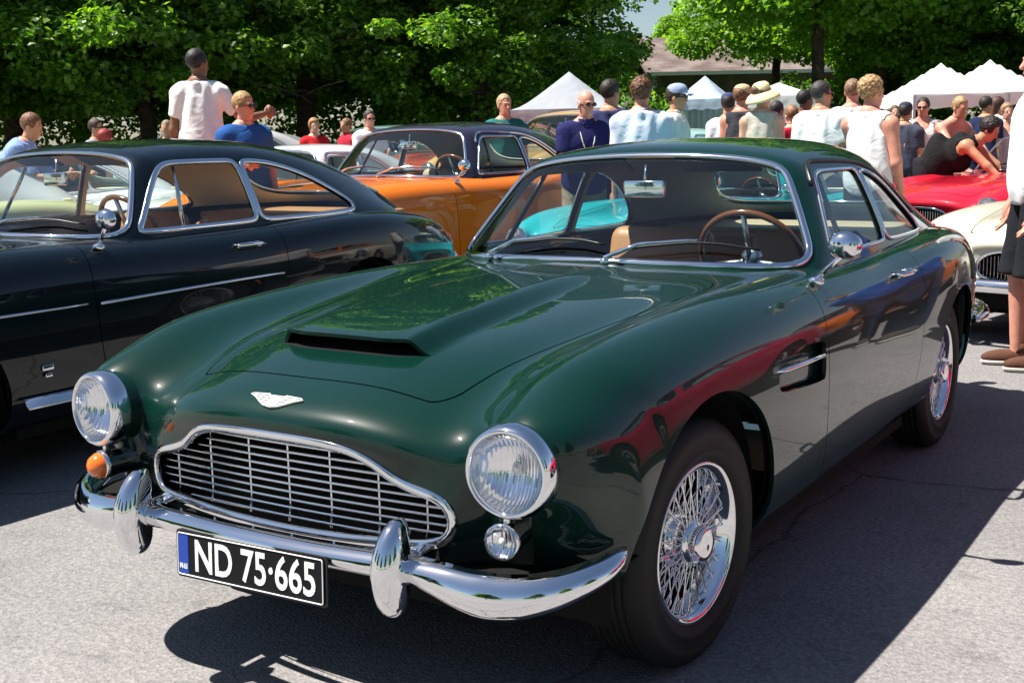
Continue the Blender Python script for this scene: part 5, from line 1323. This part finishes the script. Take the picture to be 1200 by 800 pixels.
# hedge and undergrowth under the trees
def hedge(name, label, u0, u1, D, h, w, seed, m, dens=900):
    rng = np.random.default_rng(seed); a = at_uD(u0, D); b = at_uD(u1, D); L = (b - a).length; n = int(L * dens)
    t = rng.uniform(0, 1, n); ph = rng.uniform(0, 2*PI, n); rr = rng.uniform(.75, 1, n); hh = h * (1 + .18 * np.sin(t * L * 1.1 + seed) + .12 * np.sin(t * L * 3.1))
    ax_ = np.array((b - a).normalized()); sd = np.array([-ax_[1], ax_[0], 0])
    pos = np.array(a) + t[:, None] * np.array(b - a) + sd * (np.cos(ph) * w * rr)[:, None] + np.array([0, 0, 1.]) * (np.abs(np.sin(ph)) ** .6 * hh * rr)[:, None] + rng.normal(size=(n, 3)) * .07
    nr = rng.normal(size=(n, 3)) * .6 + np.array([0, 0, .8]) + sd * np.cos(ph)[:, None]; nr /= np.linalg.norm(nr, axis=1, keepdims=True); e1 = np.cross(nr, rng.normal(size=(n, 3))); e1 /= np.linalg.norm(e1, axis=1, keepdims=True); e2 = np.cross(nr, e1); s_ = rng.uniform(.07, .15, n)[:, None]
    V = np.stack([pos + (e1 * p + e2 * q) * s_ for p, q in ((-.6, 0), (0, .45), (.6, 0), (0, -.45))], 1).reshape(-1, 3)
    me = bpy.data.meshes.new('foliage'); me.from_pydata(V.tolist(), [], (np.arange(n)[:, None] * 4 + np.arange(4)).tolist()); o = link(name, me, m); setp(o, label, 'hedge'); o['kind'] = 'stuff'
    return o
hedge('undergrowth', 'dark leafy undergrowth filling the space under the trees', -300, 840, 33, 2.5, .9, 4, LM[0], 700)
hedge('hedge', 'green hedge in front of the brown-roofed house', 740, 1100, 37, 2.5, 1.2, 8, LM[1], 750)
hedge('shrubbery', 'green shrubs behind the white tents', 1060, 1330, 33.5, 2.4, 1.0, 9, LM[1], 650)

# ------------------------------------------------------------------ ground
am = bpy.data.materials.new('asphalt'); am.use_nodes = True; b = bsdf(am); b.inputs['Roughness'].default_value = .82; b.inputs['Specular IOR Level'].default_value = .35
tc = nd(am, 'ShaderNodeTexCoord')
def nz(scale, detail=3, rough=.6):
    n = nd(am, 'ShaderNodeTexNoise'); n.inputs['Scale'].default_value = scale; n.inputs['Detail'].default_value = detail; n.inputs['Roughness'].default_value = rough; lk(am, tc.outputs['Object'], n.inputs['Vector']); return n
def ramp(src, p0, c0, p1, c1):
    r_ = nd(am, 'ShaderNodeValToRGB'); r_.color_ramp.elements[0].position = p0; r_.color_ramp.elements[1].position = p1; r_.color_ramp.elements[0].color = (*c0, 1); r_.color_ramp.elements[1].color = (*c1, 1); lk(am, src, r_.inputs['Fac']); return r_
vor = nd(am, 'ShaderNodeTexVoronoi'); vor.inputs['Scale'].default_value = 115; lk(am, tc.outputs['Object'], vor.inputs['Vector'])
agg = nd(am, 'ShaderNodeSeparateColor'); lk(am, vor.outputs['Color'], agg.inputs[0])
r1 = ramp(agg.outputs[0], 0, (.185,.178,.180), 1, (.255,.245,.243)); r2_ = ramp(nz(.9, 5).outputs['Fac'], .3, (.80,.80,.80), .7, (1.12,1.10,1.08)); r3 = ramp(nz(60, 2).outputs['Fac'], .35, (.80,.80,.80), .65, (1.15,1.15,1.15)); r4 = ramp(nz(7, 4).outputs['Fac'], .28, (.72,.72,.72), .42, (1,1,1))
def mul(a, b_): m_ = nd(am, 'ShaderNodeMixRGB'); m_.blend_type = 'MULTIPLY'; m_.inputs[0].default_value = 1; lk(am, a, m_.inputs[1]); lk(am, b_, m_.inputs[2]); return m_.outputs[0]
# crack network
dn = nz(1.6, 4); vm = nd(am, 'ShaderNodeMixRGB'); vm.inputs[0].default_value = .22; lk(am, tc.outputs['Object'], vm.inputs[1]); lk(am, dn.outputs['Color'], vm.inputs[2])
vc = nd(am, 'ShaderNodeTexVoronoi'); vc.feature = 'DISTANCE_TO_EDGE'; vc.inputs['Scale'].default_value = .42; lk(am, vm.outputs[0], vc.inputs['Vector']); rc = ramp(vc.outputs['Distance'], .0005, (.45,.45,.45), .0035, (1,1,1))
c_ = mul(mul(mul(mul(r1.outputs[0], r2_.outputs[0]), r3.outputs[0]), r4.outputs[0]), rc.outputs[0]); lk(am, c_, b.inputs['Base Color'])
bb = nd(am, 'ShaderNodeBump'); bb.inputs['Strength'].default_value = .6; bb.inputs['Distance'].default_value = .004; lk(am, vor.outputs['Distance'], bb.inputs['Height']); lk(am, bb.outputs['Normal'], b.inputs['Normal'])
g_ = MB(); g_.add([(-60,-40,0),(60,-40,0),(60,60,0),(-60,60,0)], [(0,1,2,3)], False); setp(g_.obj('parking_ground', am), kind='structure')
gm = mat('grass', (.05,.10,.02), .95); noise_color(gm, (.03,.065,.012), (.08,.14,.03), 3)
g_ = MB(); g_.add([(-900,-900,-.02),(900,-900,-.02),(900,900,-.02),(-900,900,-.02)], [(0,1,2,3)], False); setp(g_.obj('ground', gm), kind='structure')
a0, a1 = at_uD(-700, 21.5), at_uD(1900, 21.5); n0 = camray(600, HOR(600)); n0 = Vector((n0.x, n0.y, 0)).normalized() * 60
g_ = MB(); g_.add([(a0.x,a0.y,.004),(a1.x,a1.y,.004),(a1.x+n0.x,a1.y+n0.y,.004),(a0.x+n0.x,a0.y+n0.y,.004)], [(0,1,2,3)], False); setp(g_.obj('lawn', gm), kind='structure')
SUN = Vector((-.44, -.30, 1)).normalized()
w = bpy.data.worlds.new('World'); scene.world = w; w.use_nodes = True
nt = w.node_tree; bg = nt.nodes['Background']; sk = nt.nodes.new('ShaderNodeTexSky'); sk.sky_type = 'NISHITA'; sk.sun_disc = False
sk.sun_elevation = math.asin(SUN.z); sk.sun_rotation = math.atan2(SUN.x, SUN.y); sk.air_density = 1.0; sk.dust_density = .6; sk.ozone_density = 1.2
nt.links.new(sk.outputs[0], bg.inputs[0]); bg.inputs[1].default_value = .052
sl = bpy.data.lights.new('sun', 'SUN'); sl.energy = 5.0; sl.angle = R(.53); sl.color = (1, .955, .88)
so = bpy.data.objects.new('sun', sl); COL.objects.link(so); so.rotation_euler = SUN.to_track_quat('Z', 'Y').to_euler(); so.location = (0, 0, 30)
scene.view_settings.view_transform = 'Standard'; scene.view_settings.look = 'None'; scene.view_settings.gamma = 1; scene.view_settings.exposure = 1.1
scene.cycles.use_denoising = True; scene.cycles.max_bounces = 10; scene.cycles.transparent_max_bounces = 24; scene.cycles.glossy_bounces = 5; scene.cycles.diffuse_bounces = 3
scene.cycles.caustics_reflective = False; scene.cycles.caustics_refractive = False; scene.cycles.sample_clamp_indirect = 8
